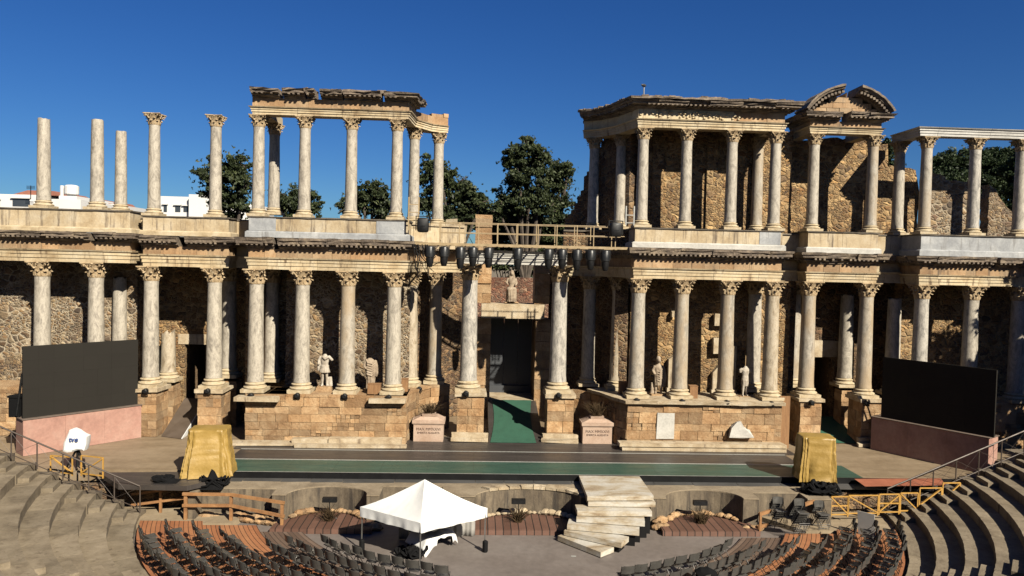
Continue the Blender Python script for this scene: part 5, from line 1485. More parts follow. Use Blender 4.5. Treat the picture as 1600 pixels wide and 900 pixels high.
NI = [(.75, 305, 425), ('arc', 447, 573), (1.2, 593, 690), ('arc', 743, 908), (1.2, 932, 1016), ('arc', 1041, 1162), (.8, 1186, 1262)]
front = [(PXp(292), Yp+.6), (PXp(294), Yp)]
for k in NI: front += niche(*k)
front += [(PXp(1300), Yp), (PXp(1302), Yp+.6)]
t = empty('niched_wall', (2, Yp+.7, -1.7), 'low weathered concrete wall with curved niches and recesses under the stage front', 'wall')
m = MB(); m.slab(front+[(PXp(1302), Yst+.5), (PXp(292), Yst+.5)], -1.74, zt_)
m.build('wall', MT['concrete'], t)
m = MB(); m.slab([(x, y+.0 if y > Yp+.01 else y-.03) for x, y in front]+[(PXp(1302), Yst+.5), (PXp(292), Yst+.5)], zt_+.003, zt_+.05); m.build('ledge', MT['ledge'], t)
m = MB(); m.slab([(-22, Yst+.1), (PXp(292)+.002, Yst+.1), (PXp(292)+.002, Yst+.6), (-22, Yst+.6)], -1.74, -.52)
m.build('rubble_wall', MT['rub'], label='low rubble wall under the stage edge behind the wooden rail, left of the niches', cat='wall')
m = MB(); m.slab([(PXp(1302)+.01, Yst+.1), (26, Yst+.1), (26, Yst+.6), (PXp(1302)+.01, Yst+.6)], -1.74, -.52)
m.build('rubble_wall', MT['rub'], label='low rubble wall under the stage edge behind the yellow barriers', cat='wall')
# coping stones on the middle niche
random.seed(101)
m = MB(); a, b = PXp(765), PXp(903); c = (PXp(743)+PXp(908))/2; w = (PXp(908)-PXp(743))/2
for i in range(9):
    t0, t1 = R(42+i*14), R(42+(i+1)*14-1)
    lo = []; 
    for tt, e in ((t0, 0), (t1, 0), (t1, .42), (t0, .42)):
        lo.append((c-(w+e-.04)*math.cos(tt), Yp+.02+(1.1+e-.04)*math.sin(tt)))
    lo = [(x, min(y, Yst-.05)) for x, y in lo]
    if (Vector(lo[0])-Vector(lo[3])).length > .1 and (Vector(lo[1])-Vector(lo[2])).length > .05:
        m.hexa([(x, y, zt_+.003) for x, y in lo], [(x+jig(.02), y+jig(.02), zt_+.11+jig(.03)) for x, y in lo], random.random())
m.build('coping_stones', MT['lime'], label='curved row of pale coping stones round the middle niche', cat='coping')
def stones(m, path, n, s, z, seed):
    random.seed(seed); P, L = arclen(path)
    for i in range(n):
        c, nn = on_path(P, L, L[-1]*(i+.5)/n+jig(.05)); w = s*random.uniform(.7, 1.4)
        rg = []
        for k in range(5):
            u = k/4; q = math.sin(PI*(.12+.76*u)); rg.append([(c.x+w*q*math.cos(a)*random.uniform(.8, 1.15), c.y+nn.y*.0+w*.75*q*math.sin(a)*random.uniform(.8, 1.15), z+w*1.1*u) for a in [2*PI*j/7 for j in range(7)]])
        m.loft(rg, random.random())
ND = [('left', 447, 573, 'red brown timber platform in the left curved niche'), ('mid', 743, 908, 'red brown timber platform in the middle curved niche behind the tent'), ('right', 1041, 1162, 'red brown timber platform in the right curved niche')]
for i, (nm, l, r, lab) in enumerate(ND):
    a, b = PXp(l), PXp(r); c = (a+b)/2; w = (b-a)/2
    arc = [(c-(w-.03)*math.cos(tt), Yp+1.0*math.sin(tt)) for tt in [PI*k/16 for k in range(17)]]
    m = MB(); e = .35 if i != 1 else .1
    m.slab([(a-e, 28.25), (b+e, 28.25), (b+e*.8, Yp-.03)]+[(x, y) for x, y in reversed(arc)]+[(a-e*.8, Yp-.03)], -1.44, -1.3)
    t = empty('timber_platform', (c, 28.8, -1.5), lab, 'platform', 'timber platforms in the niches')
    m.build('decking', MT['deck_red'], t)
    m = MB(); m.box(a-e, b+e, 28.2, 28.245, -1.495, -1.31); m.build('front_board', MT['deck_red'], t)
    m = MB(); stones(m, [(x*.93+c*.07, y-.12) for x, y in arc[1:-1]], 20, .16, -1.3, 110+i)
    m.build('stone_edging', MT['lime'] if i == 1 else MT['ashlar'], label='rough stone edging round the back of the '+['left', 'middle', 'right'][i]+' curved niche', cat='edging', group='rough stone edgings in the niches')
    # lamp on a stand with a dry shrub at its foot
    lx = PX([515, 810, 1094][i], 790, 29.3)
    t = empty('lamp_stand', (lx, 29.3, -1.3), 'small black floodlight on a thin stand in the '+['left', 'middle', 'right'][i]+' curved niche', 'floodlight', 'floodlight stands in the niches')
    m = MB(); m.tube([(lx, 29.3, -1.3), (lx, 29.3, -.62)], .02, 6)
    for q in range(3): m.tube([(lx, 29.3, -1.1), (lx+.3*math.cos(q*2.1), 29.3+.3*math.sin(q*2.1), -1.29)], .016, 5)
    m.build('tripod', MT['black_metal'], t)
    m = MB(); m.box(lx-.28, lx+.28, 29.22, 29.42, -.62, -.44); m.build('lamp_head', MT['black_metal'], t)
    tuft((lx, 29.15, -1.3), .38, 90, .55, MT['dry'], 'dry twiggy shrub at the foot of the lamp stand in the '+['left', 'middle', 'right'][i]+' curved niche', 'dry_shrub', 'plant', 120+i)
random.seed(131)
m = MB(); stones(m, [(PXp(375), Yp+.25), (PXp(440), Yp-.2)], 9, .2, -1.5, 1); stones(m, [(PXp(310), Yp+.45), (PXp(420), Yp+.5)], 13, .24, -1.5, 2); m.build('rubble_stones', MT['ashlar'], label='loose rubble stones under the stage edge left of the left niche', cat='stones')
m = MB(); stones(m, [(PXp(1022), Yp-.35), (PXp(1040), Yp-.3)], 5, .2, -1.5, 3); stones(m, [(PXp(1022), Yp-.28), (PXp(1036), Yp-.25)], 3, .2, -1.25, 4); m.build('rubble_stones', MT['ashlar'], label='pale broken blocks between the white steps and the right niche', cat='stones')
m = MB(); stones(m, [(PXp(1160), Yp-.5), (PXp(1186), Yp-.35)], 6, .2, -1.5, 5); m.build('rubble_stones', MT['ashlar'], label='golden stones right of the right niche, beside the stacked chairs', cat='stones')
m = MB(); random.seed(7); pts = [(PXp(x, y), y) for x, y in ()]
stones(m, [(PXp(576), Yp-.5), (PXp(598), Yp-.6)], 7, .2, -1.5, 6); m.build('rubble_stones', MT['ashlar'], label='golden stones between the left niche and the tent', cat='stones')
# ---- white painted steps
MT['paint_marble'] = stone('painted_marble_steps', [(.3, (.30, .19, .10)), (.45, (.60, .50, .36)), (.58, (.76, .71, .62)), (.75, (.80, .77, .70))], 1.1, b=.06, rough=.5, stretch=(.8, 1.6, 3))
def z34(x, y): return (800+x/3.463, 640+y/3.463)
fr = [((408, 470), (766, 468), 0.0), ((413, 497), (777, 502), -.2), ((354, 548), (758, 552), -.415), ((349, 582), (719, 606), -.63), ((299, 622), (689, 656), -.845), ((282, 653), (592, 722), -1.06), ((248, 682), (480, 772), -1.275)]
t = empty('painted_steps', (7, 28, -1.5), 'white marbled painted steps fanning down from the stage to the orchestra floor', 'steps')
pts = []
for a, b, z in fr:
    pts.append((atz(*z34(*a), z), atz(*z34(*b), z)))
bl = atz(*z34(362, 358), 0); br_ = atz(*z34(690, 363), 0)
m = MB(); a, b = pts[0]
m.hexa([(a.x, a.y, -.17), (b.x, b.y, -.17), (br_.x, br_.y, -.17), (bl.x, bl.y, -.17)], [(a.x, a.y, .012), (b.x, b.y, .012), (br_.x, br_.y, .012), (bl.x, bl.y, .012)]); m.build('landing', MT['paint_marble'], t)
for i in range(1, 7):
    a, b = pts[i]; z = fr[i][2]; d = (b-a); n = Vector((-d.y, d.x, 0)).normalized()
    w = .75; a2 = a+n*w; b2 = b+n*w
    m = MB(); m.hexa([(p.x, p.y, z-.19) for p in (a, b, b2, a2)], [(p.x, p.y, z) for p in (a, b, b2, a2)]); m.build('step', MT['paint_marble'], t)
m = MB()
for i in range(1, 7):
    a, b = pts[i]; z = fr[i][2]; d = (b-a); n = Vector((-d.y, d.x, 0)).normalized(); q = d.normalized()
    c = [a+n*.15+q*.15, b+n*.15-q*.15, b+n*.7-q*.15, a+n*.7+q*.15]
    m.hexa([(p.x, p.y, -1.497) for p in c], [(p.x, p.y, z-.195) for p in c])
a, b = pts[0]; m.hexa([(a.x+.1, a.y+.2, -1.497), (b.x-.1, b.y+.2, -1.497), (br_.x-.2, Yst, -1.497), (bl.x+.2, Yst, -1.497)], [(a.x+.1, a.y+.2, -.175), (b.x-.1, b.y+.2, -.175), (br_.x-.2, Yst, -.175), (bl.x+.2, Yst, -.175)])
m.build('support', MT['black'], t)

# ---- tent
Lg, Fg, Rg = atz(565, 859.5, -1.5), atz(656, 888, -1.5), atz(757, 861, -1.5)
Bg = Lg+Rg-Fg; cen = (Lg+Rg)/2
t = empty('canopy_tent', (cen.x, cen.y, -1.5), 'white pop up canopy with four legs standing low on the orchestra floor', 'tent')
zv = PZ(566, 806, Lg.y)-.02; ze = PZ(566, 792, Lg.y); zpk = PZ(666, 749, cen.y)
cs = [Lg, Fg, Rg, Bg]
cs2 = [cen+(p-cen)*1.035 for p in cs]
m = MB()
for i in range(4):
    a, b = cs2[i], cs2[(i+1) % 4]
    nn = 14; mm = 12
    def fn(u, v, a=a, b=b):
        e = a.lerp(b, u); p = e.lerp(cen, v); d = abs(u-.5)*2
        z = ze+(zpk-ze)*(v**1.12)
        z -= .10*math.sin(PI*v)*(1-d*d)+.03*math.sin(PI*v)
        z += .012*mnoise.noise((p.x*4+v*3, p.y*4, 1))*(1-v)+.02*math.sin(u*40+v*4)*(1-v)*.25*(1-d)
        return (p.x, p.y, z)
    m.grid(fn, 24, 16)
m.build('roof', MT['white_cloth'], t, smooth=25)
m = MB()
for i in range(4):
    a, b = cs2[i], cs2[(i+1) % 4]; n = Vector((b.y-a.y, a.x-b.x, 0)).normalized()
    m.grid(lambda u, v, a=a, b=b, n=n: tuple(Vector((a.lerp(b, u).x, a.lerp(b, u).y, ze+.002-(ze-zv)*v))+n*(.025*math.sin(u*17+i)*v+.01*math.sin(u*43)*v)), 40, 5)
m.build('valance', MT['white_cloth'], t, smooth=60)
for p in cs:
    m = MB(); m.box(p.x-.022, p.x+.022, p.y-.022, p.y+.022, -1.49, ze-.03); m.box(p.x-.05, p.x+.05, p.y-.05, p.y+.05, -1.497, -1.48); m.build('leg', MT['steel_sheet'], t)
for i in range(4):
    a, b = cs[i], cs[(i+1) % 4]; k = 4; m = MB()
    for q in range(k):
        u0, u1 = q/k, (q+1)/k; A = a.lerp(b, u0); B_ = a.lerp(b, u1)
        m.bar((A.x, A.y, ze-.1), (B_.x, B_.y, ze-.35), .02); m.bar((A.x+.01, A.y+.01, ze-.35), (B_.x+.01, B_.y+.01, ze-.1), .02)
    m.build('scissor_truss', MT['steel_sheet'], t)
def weight(p, lab):
    m = MB(); m.lathe([(.09, 0), (.1, .02), (.1, .38), (.05, .42)], (p.x+.02, p.y-.08, -1.497), 12); m.build('leg_weight', MT['black'], label=lab, cat='weight', group='black weights at the tent legs')
weight(Rg, 'black weight strapped to the right leg of the white tent'); weight(Lg, 'black weight at the left leg of the white tent')
# under the tent
random.seed(141)
MT['grey_cloth'] = plain('grey_curtain', (.42, .40, .37), .8, 0, .08, 3, .2, 8)
pa, pb = atz(618, 862, -1.5), atz(660, 861, -1.5)
m = MB()
def cur(u, v): 
    p = Vector((pa.x, pa.y+1.1)).lerp(Vector((pb.x+1.9, pb.y+1.5)), u); return (p.x, p.y+.05*math.sin(u*38)+.02*math.sin(u*90), -1.48+v*(zv+1.40))
m.grid(cur, 70, 4); m.v = m.v; m2 = m.build('hanging_curtain', MT['grey_cloth'], label='grey curtain hanging at the back under the white tent', cat='curtain', smooth=60)
md = m2.modifiers.new('s', 'SOLIDIFY'); md.thickness = .012
ta, tb = atz(662, 869, -1.5), atz(713, 851, -1.5)
t = empty('covered_table', ((ta.x+tb.x)/2, (ta.y+tb.y)/2, -1.5), 'low desk under crumpled white sheets beneath the tent', 'table')
d = (tb-ta); d.z = 0; dl = d.length; d.normalize(); n = Vector((-d.y, d.x, 0))
def sheetfn(u, v):
    s = (u-.03)*dl*1.0; w = v*1.15-.15
    top = .62+.1*mnoise.noise((s*2, w*2, 5))
    over = max(0, -w/.15) if w < 0 else 0
    p = ta+d*s+n*max(w, -.03)
    z = -1.5+top-(over*.34*(1 if u < .35 or u > .8 else .35))
    if u < .28: z -= (1-u/.28)**2*.38; 
    if u > .85: z -= ((u-.85)/.15)**2*.2
    f = .05*mnoise.noise((s*5, w*3, 2))
    return (p.x+n.x*f-n.x*over*.12, p.y+n.y*f-n.y*over*.12, z+f)
m = MB(); m.grid(sheetfn, 40, 20); so = m.build('white_sheet', MT['white_cloth'], t, smooth=50)
md = so.modifiers.new('s', 'SOLIDIFY'); md.thickness = .01
m = MB()
for u, v in ((.1, .1), (.9, .1), (.1, .9), (.9, .9)):
    p = ta+d*dl*u+n*v*.9; m.box(p.x-.03, p.x+.03, p.y-.03, p.y+.03, -1.497, -1.05)
p, q = ta+d*dl*.08, ta+d*dl*.92
m.slab([(v.x, v.y) for v in (p+n*.05, q+n*.05, q+n*.95, p+n*.95)], -1.1, -1.03)
m.build('desk', MT['black'], t)
c = atz(640, 866, -1.5); heap(640, 868, -1.5, .9, 'black equipment cases and cables on the floor under the tent', 17, 6, 'equipment_pile', .3)
m = MB(); c = atz(896, 869, -1.496); m.add([(c.x-.09, c.y-.05, -1.496), (c.x+.09, c.y-.06, -1.496), (c.x+.1, c.y+.05, -1.496), (c.x-.08, c.y+.06, -1.496)], [(0, 1, 2, 3)]); m.build('paper_sheet', MT['white_tape'], label='small white paper lying on the orchestra floor in front of the painted steps', cat='paper')
m = MB(); c = atz(594, 887, -1.496); m.add([(c.x-.08, c.y-.03, -1.496), (c.x+.08, c.y-.04, -1.496), (c.x+.08, c.y+.03, -1.496), (c.x-.08, c.y+.04, -1.496)], [(0, 1, 2, 3)]); m.build('paper_sheet', MT['white_tape'], label='small white paper on the floor between the left chairs and the tent', cat='paper')

# ---- wooden decks of the orchestra (curved, stepped)
def ring_deck(name, mat, r0, r1, z, a0, a1, lab, Ycut):
    m = MB(); n = 40; lo = []; inn = []; out_ = []
    for i in range(n+1):
        u = i/n
        def pt(r):
            s0 = 180+math.degrees(math.asin((CC.y-Ycut)/r)); 
            A0 = s0 if a0 is None else a0; A1 = (540-s0) if a1 is None else a1
            A = R(A0+(A1-A0)*u); return (CC.x+r*math.cos(A), CC.y+r*math.sin(A))
        inn.append(pt(r0)); out_.append(pt(r1))
    rows_ = [[(*p, -1.497) for p in inn], [(*p, z) for p in inn], [(*p, z) for p in out_], [(*p, -1.497) for p in out_]]
    vs = [p for r in rows_ for p in r]; k = n+1
    fs = [(j*k+i, j*k+i+1, (j+1)*k+i+1, (j+1)*k+i) for j in range(3) for i in range(n)]
    fs += [(0, k, 2*k, 3*k), (n, k+n, 2*k+n, 3*k+n)]
    m.add(vs, fs)
    return m.build(name, mat, label=lab, cat='decking', group='curved timber decks under the chairs')
ring_deck('timber_deck', MT['deck_grey'], 9.9, 11.35, -1.42, None, 268, 'grey brown curved deck at the inner edge of the left chairs', 28.2)
ring_deck('timber_deck', MT['deck_orange'], 11.36, 13.25, -1.32, None, 268, 'lower orange curved deck under the left chairs', 28.6)
ring_deck('timber_deck', MT['deck_orange'], 13.26, 15.5, -1.22, None, 268, 'upper orange curved deck under the left chairs, along the stone seats', 28.75)
ring_deck('timber_deck', MT['deck_grey'], 9.9, 11.35, -1.42, 272, None, 'grey brown curved deck at the inner edge of the right chairs', 27.9)
ring_deck('timber_deck', MT['deck_orange'], 11.36, 13.25, -1.32, 272, None, 'lower orange curved deck under the right chairs', 28.1)
ring_deck('timber_deck', MT['deck_orange'], 13.26, 15.5, -1.22, 272, None, 'upper orange curved deck under the right chairs, along the stone seats', 28.3)
m = MB(); m.slab([(-14.5, 28.4), (-9.3, 28.76), (-8.8, Yst), (-22, Yst+.2), (-22, 29.8)], -1.72, -1.3); m.build('aditus_path', MT['earth'], kind='structure')
m = MB(); m.slab([(13.2, 28.35), (18.6, 28.35), (24, 30), (24, Yst), (11.5, Yst)], -1.72, -1.3); m.build('aditus_path', MT['earth'], kind='structure')

# ---- rails and barriers
def railing(name, pts, posts, rails, mat, lab, cat, w=.1, group=None):
    """pts: plan points with base z; posts: indices; rails: heights"""
    t = empty(name, pts, lab, cat, group)
    for p, h in posts:
        m = MB(); p = Vector(p); m.bar(p, p+Vector((0, 0, h)), w, w, up=(0, 1, 0)); m.build('post', mat, t)
    for a, b in rails:
        m = MB(); m.bar(a, b, w*.8, w, ); m.build('rail', mat, t)
    return t
p1, p2, p3 = atz(290, 812, -1.3), atz(361, 813, -1.3), atz(440.5, 826, -1.45)
def zat(px, py, q): return Vector((q.x, q.y, PZ(px, py, q.y)))
A1, A2, A3 = zat(290, 771, p1), zat(361, 772, p2), zat(440, 785, p3)
M1, M2, M3 = zat(290, 789, p1), zat(361, 789, p2), zat(440, 806, p3)
railing('wooden_railing', p1, [(p1, A1.z-p1.z), (p2, A2.z-p2.z), (p3, A3.z-p3.z)], [(A1-Vector((.1, 0.06, 0)), A2-Vector((0, .06, 0))), (A2-Vector((0, .06, 0)), A3-Vector((-.1, .06, 0))), (M1-Vector((.1, .06, 0)), M2-Vector((0, .06, 0))), (M2-Vector((0, .06, 0)), M3-Vector((-.1, .06, 0)))], MT['oldwood'], 'orange brown wooden railing with two rails beside the left deck', 'railing', .11)
q1, q2, q3 = at(205, 790, 29.9), at(251, 785, 29.9), at(305, 782, 29.9)
for q in (q1, q2, q3): q.z = -1.3
def up_(q, px, py): return Vector((q.x, q.y, PZ(px, py, q.y)))
railing('wooden_railing', q1, [(q2, up_(q2, 251, 765).z+1.3), (q3, up_(q3, 305, 758).z+1.3)], [(up_(q1, 175, 772), up_(q3, 306, 759)), (up_(q1, 175, 789), up_(q3, 306, 776))], MT['oldwood'], 'darker wooden railing behind, below the dark stage apron at left', 'railing', .09)
b1, b2 = atz(1203, 834, -1.3), atz(1160, 820, -1.3)
t = empty('wooden_railing', b1, 'short orange wooden rail ends left of the stacked chairs', 'railing')
for (x0, y0), (x1, y1) in (((1186, 804), (1204, 798)), ((1183, 824), (1199, 820)), ((1256, 789), (1272, 783))):
    m = MB(); m.bar(at(x0, y0, 28.6), at(x1, y1, 28.9), .1, .12); m.build('rail', MT['oldwood'], t)
m = MB(); q = atz(1192, 834, -1.3); m.bar((q.x, q.y+.3, -1.3), (q.x, q.y+.3, -.55), .09, .09, up=(0, 1, 0)); m.build('post', MT['oldwood'], t)
def barrier(pa, pb, h, lab, diag=1, mid=False, mat='yellow'):
    a, b = Vector(pa), Vector(pb); u = Vector((0, 0, h)); w = .045
    t = empty('barrier', (a+b)/2, lab, 'barrier', 'yellow barriers at the ends of the stage')
    for p in (a, b):
        m = MB(); m.bar(p, p+u, w, w, up=(0, 1, 0)); m.build('post', MT[mat], t)
    for h_ in (1, .12)+((.55,) if mid else ()):
        m = MB(); m.bar(a+u*h_, b+u*h_, w, w); m.build('rail', MT[mat], t)
    m = MB(); m.bar(a+u*(.97 if diag > 0 else .15)+Vector((0, -.01, 0)), b+u*(.15 if diag > 0 else .97)+Vector((0, -.01, 0)), w*1.4, w); m.build('brace', MT[mat], t)
zl = -.75
def gp(px, py, Y, z): v = at(px, py, Y); return (v.x, Y, z)
za_ = PZ(95, 742, 30.4); zh = PZ(95, 713, 30.4)-za_
barrier(gp(79, 742, 30.5, za_), gp(113, 742, 30.3, za_), zh, 'yellow barrier with a falling brace under the white camera cover', 1)
za_ = PZ(145, 745, 30.2)
barrier(gp(127, 745, 30.3, za_), gp(161, 745, 30.0, za_), PZ(145, 713, 30.2)-za_, 'yellow barrier with a rising brace right of the camera tripod', -1)
for i, (l, r, dg) in enumerate([(1298, 1324, 1), (1325, 1371, 1), (1373, 1404, -1), (1406, 1433, 1), (1436, 1470, -1), (1472, 1499, -1)]):
    Y = 29.35+.05*i; pyb = 808-i*2-max(0, i-3)*6
    zb_ = PZ((l+r)/2, pyb, Y)
    barrier(gp(l, pyb, Y, zb_), gp(r, pyb-1, Y+.05, zb_), .84, ['first', 'second', 'third', 'fourth', 'fifth', 'sixth'][i]+' yellow barrier from the right gold cover, below the right end of the stage', dg, i in (0, 2))
# ================================================================== stone seating, chairs, people
R0_, DR, DZ, ZT0 = 15.6, .83, .365, -1.12
YEL, YER = 29.4, 30.0
def tz(i): return ZT0+DZ*i
NT = 21
def seating(side):
    random.seed(200+side)
    lab = ('worn stone seating tiers in full sun curving down the left side to the chairs', 'stone seating tiers with black shaded risers curving down the right side')[side]
    ye = (YEL, YER)[side]
    t = empty('stone_seating', (CC.x+(-18 if side == 0 else 18), 24, -1.5), lab, 'seating')
    for i in range(NT):
        r = R0_+DR*i; z = tz(i); ae = math.degrees(math.asin((CC.y-ye)/r))
        a0, a1 = (180+ae, 262) if side == 0 else (278, 360-ae)
        m = MB(); n = max(4, int((a1-a0)*PI/180*r/1.5)); zb = z-.42
        cuts = [a0]+[a0+(a1-a0)*(k+jig(.18))/n for k in range(1, n)]+[a1]
        for A, B_ in zip(cuts, cuts[1:]):
            dz = jig(.004); dr = jig(.008); sub = 7; tint = random.random()
            lo, hi = [], []
            ang = [R(A+.02+(B_-A-.04)*q/sub) for q in range(sub+1)]
            ring_ = [(r+dr+abs(jig(.022)), a) for a in ang]+[(r+DR+.06, a) for a in reversed(ang)]
            P = [(CC.x+rr*math.cos(a), CC.y+rr*math.sin(a)) for rr, a in ring_]
            m.hexa([(x, y, zb if i else -1.6) for x, y in P], [(x, y, z+dz) for x, y in P], tint)
        m.build('tier', MT['seat_stone'], t)
        # half-height steps: along the end wall and in the radial stair
        if i < NT-1:
            e = math.degrees(1.0/r)
            secs = [(a0, a0+e)] if side == 0 else [(a1-e, a1)]
            sa = 219 if side == 0 else 321
            secs.append((sa-e*.55, sa+e*.55))
            for A, B_ in secs:
                r2 = r+DR; m = MB()
                P = [(CC.x+rr*math.cos(R(a)), CC.y+rr*math.sin(R(a))) for rr, a in ((r2-.38, A+.03), (r2-.38, B_), (r2+.01, B_), (r2+.01, A+.03))]
                m.hexa([(x, y, z-.05) for x, y in P], [(x, y, z+DZ*.5) for x, y in P], random.random())
                m.build('half_step', MT['seat_stone'], t)
    # end wall carrying the tiers
    m = MB(); prof = []
    s = -1 if side == 0 else 1
    def ex(r): return CC.x+s*math.sqrt(r*r-(CC.y-ye)**2)
    poly = [(ex(R0_), -1.7)]
    for i in range(NT): poly += [(ex(R0_+DR*i), tz(i)-.03), (ex(R0_+DR*(i+1)), tz(i)-.03)]
    poly += [(ex(R0_+DR*NT), -1.7)]
    m.prism(poly, ye+.005, ye+.5); m.build('end_wall', MT['concrete'], t)
seating(0); seating(1)
# kerb between seats and deck
# steel handrails down the ends
def handrail(side):
    ye = (YEL, YER)[side]-.12; s = -1 if side == 0 else 1
    def ex(r): return CC.x+s*math.sqrt(r*r-(CC.y-ye)**2)
    lab = ('thin brown steel handrail sloping down the end of the left stone seats', 'thin steel handrail sloping down the end of the right stone seats before the dark corner')[side]
    mat = plain('rail_steel_'+'ab'[side], (.10, .075, .06), .55, .3)
    t = empty('handrail', (ex(R0_), ye, -1.1), lab, 'handrail', 'steel handrails of the stone seating')
    n = 9
    P = [Vector((ex(R0_+DR*(i*1.15)), ye, tz(i*1.15)+.02)) for i in range(n)]
    up_ = Vector((0, 0, 1.05))
    m = MB(); m.tube([p+up_ for p in P], .032, 6); m.build('top_rail', mat, t)
    m = MB(); m.tube([p+up_*.14 for p in P], .018, 5); m.build('bottom_rail', mat, t)
    for i, p in enumerate(P):
        m = MB(); m.tube([p, p+up_], .026, 6); m.build('post', mat, t)
    m = MB()
    for a, b in zip(P, P[1:]):
        m.tube([a+up_*.95, b+up_*.15], .006, 4); m.tube([a+up_*.15, b+up_*.95], .006, 4)
    m.build('wire_cross', mat, t)
handrail(0); handrail(1)

# ---- folding chairs
MT['chair_plastic'] = plain('grey_chair_plastic', (.042, .040, .037), .34, 0, .12, 6, 0, 20, 'obj')
MT['chair_metal'] = plain('dark_chair_steel', (.030, .028, .026), .35, .6, .1, 6, 0, 20, 'obj')
def chair_proto():
    # faces +X, origin on the floor under the seat
    t = empty('folding_chair', (0, 0, 0), 'x', 'chair')
    m = MB()
    def seat(u, v):
        x = -.2+.41*u; y = (v-.5)*.42*(1-.12*(1-u)); 
        e = max(0, abs(u-.5)*2-.8)/.2; f = max(0, abs(v-.5)*2-.8)/.2
        z = .445+.02*u-.012*math.sin(PI*v)-.03*e*e*(1 if u > .5 else .3)-.015*f*f
        return (x, y, z)
    m.grid(seat, 10, 10)
    m.v += [(x, y, z-.022) for x, y, z in m.v]; k = 121
    m.f += [[i+k for i in reversed(f)] for f in m.f[:100]]; m.t += [.5]*100
    per = [i for i in range(11)]+[10+11*j for j in range(1, 11)]+[120-i for i in range(1, 11)]+[110-11*j for j in range(1, 10)]
    for a, b in zip(per, per[1:]+per[:1]): m.f.append([a, b, b+k, a+k]); m.t.append(.5)
    m.build('seat', MT['chair_plastic'], t, smooth=50, local=True)
    m = MB()
    def back(u, v):
        y = (v-.5)*.44; z = .58+.27*u; c = math.cos((v-.5)*PI)
        e = max(0, abs(v-.5)*2-.7)/.3
        if u > .5: z -= .035*e*e
        x = -.235-.055*(z-.45)/.3-.055*c
        return (x, y, z)
    m.grid(back, 12, 6); nb = len(m.v)
    m.v += [(x-.02, y, z) for x, y, z in m.v]
    nf = len(m.f); m.f += [[i+nb for i in reversed(f)] for f in m.f[:nf]]; m.t += [.5]*nf
    per = [i for i in range(13)]+[12+13*j for j in range(1, 7)]+[90-i for i in range(1, 13)]+[78-13*j for j in range(1, 6)]
    for a, b in zip(per, per[1:]+per[:1]): m.f.append([a, b, b+nb, a+nb]); m.t.append(.5)
    m.build('backrest', MT['chair_plastic'], t, smooth=50, local=True)
    for s in (-1, 1):
        y = s*.215
        m = MB(); m.tube([(.26, y, 0), (.02, y, .36), (-.22, y*1.01, .55), (-.31, y*1.02, .83)], .012, 5); m.build('front_frame', MT['chair_metal'], t, local=True)
        m = MB(); m.tube([(-.26, y*.9, 0), (-.02, y*.9, .30), (.14, y*.9, .44)], .012, 5); m.build('rear_leg', MT['chair_metal'], t, local=True)
    m = MB(); m.tube([(.22, -.21, .06), (.22, .21, .06)], .01, 5); m.tube([(-.22, -.19, .05), (-.22, .19, .05)], .01, 5); m.build('crossbar', MT['chair_metal'], t, local=True)
    return t
proto = chair_proto()
USED = [False]
def put_chair(x, y, z, rz, label, group):
    o = proto if not USED[0] else copy_tree(proto)
    USED[0] = True
    o.location = (x, y, z); o.rotation_euler = (0, 0, rz); o['label'] = label; o['group'] = group; o['category'] = 'chair'
    return o
ORD = ['first', 'second', 'third', 'fourth', 'fifth', 'sixth', 'seventh', 'eighth', 'ninth', 'tenth', 'eleventh', 'twelfth', 'thirteenth', 'fourteenth', 'fifteenth', 'sixteenth', 'seventeenth', 'eighteenth', 'nineteenth', 'twentieth']
def ordn(i): return ORD[i] if i < 20 else 'twenty '+ORD[i-20]
random.seed(301)
CH = []
ROWS = [10.15, 11.0, 11.85, 12.7, 13.5, 14.3, 15.1]
ENDL = [226, 222, 222, 213.5, 210, 207.6, 208.3]; ENDR = [313, 317, 321.5, 324.5, 333.5, 334, 335.5]
def floor_z(r): return -1.42 if r < 11.36 else (-1.32 if r < 13.26 else -1.22)
for k, r in enumerate(ROWS):
    st = math.degrees(.53/r)
    for side in (0, 1):
        a = ENDL[k] if side == 0 else ENDR[k]; j = 0; miss = 0
        while (a < 268 if side == 0 else a > 272):
            x, y = CC.x+r*math.cos(R(a)), CC.y+r*math.sin(R(a)); z = floor_z(r)
            px, py = proj((x, y, z+.8))
            if py < 903 and 195 < px < 1440 and not (k == 0 and 704 < px < 955):
                ja = jig(.17); xx, yy = x+jig(.06), y+jig(.06)
                lab = 'grey folding chair, %s from the stage end in the %s row of the %s block' % (ordn(j), ORD[k], ('left', 'right')[side])
                put_chair(xx, yy, z+.002, R(a)+PI+ja, lab, ('folding chairs of the left block', 'folding chairs of the right block')[side])
                CH.append((side, k)); j += 1
            a += st*(1+jig(.06))*(1 if side == 0 else -1)
# stacked chairs
for s, (px, py, n, w) in enumerate([(1219, 826, 4, 'left'), (1250, 836, 6, 'middle'), (1287, 829, 3, 'right')]):
    c = atz(px, py, -1.3)
    for i in range(n):
        put_chair(c.x+jig(.01), c.y-.09*i+.3, -1.3+.105*i, -PI/2+jig(.03)+(.1 if s == 2 else 0), 'grey folding chair, %s from the bottom of the %s stack below the right gold cover' % (ORD[i], w), 'stacked folding chairs')
print('CHAIRS', len(CH))
m = MB(); c = atz(1349, 833, -1.2); m.hexa([(c.x-.22, c.y-.03, -1.21), (c.x+.2, c.y-.5, -1.21), (c.x+.23, c.y-.47, -1.21), (c.x-.19, c.y, -1.21)], [(c.x-.22, c.y+.1, -.35), (c.x+.2, c.y-.37, -.35), (c.x+.23, c.y-.34, -.35), (c.x-.19, c.y+.13, -.35)])
m.build('grey_board', MT['grey_cloth'], label='grey upright board between the right chairs and the yellow barriers', cat='board')

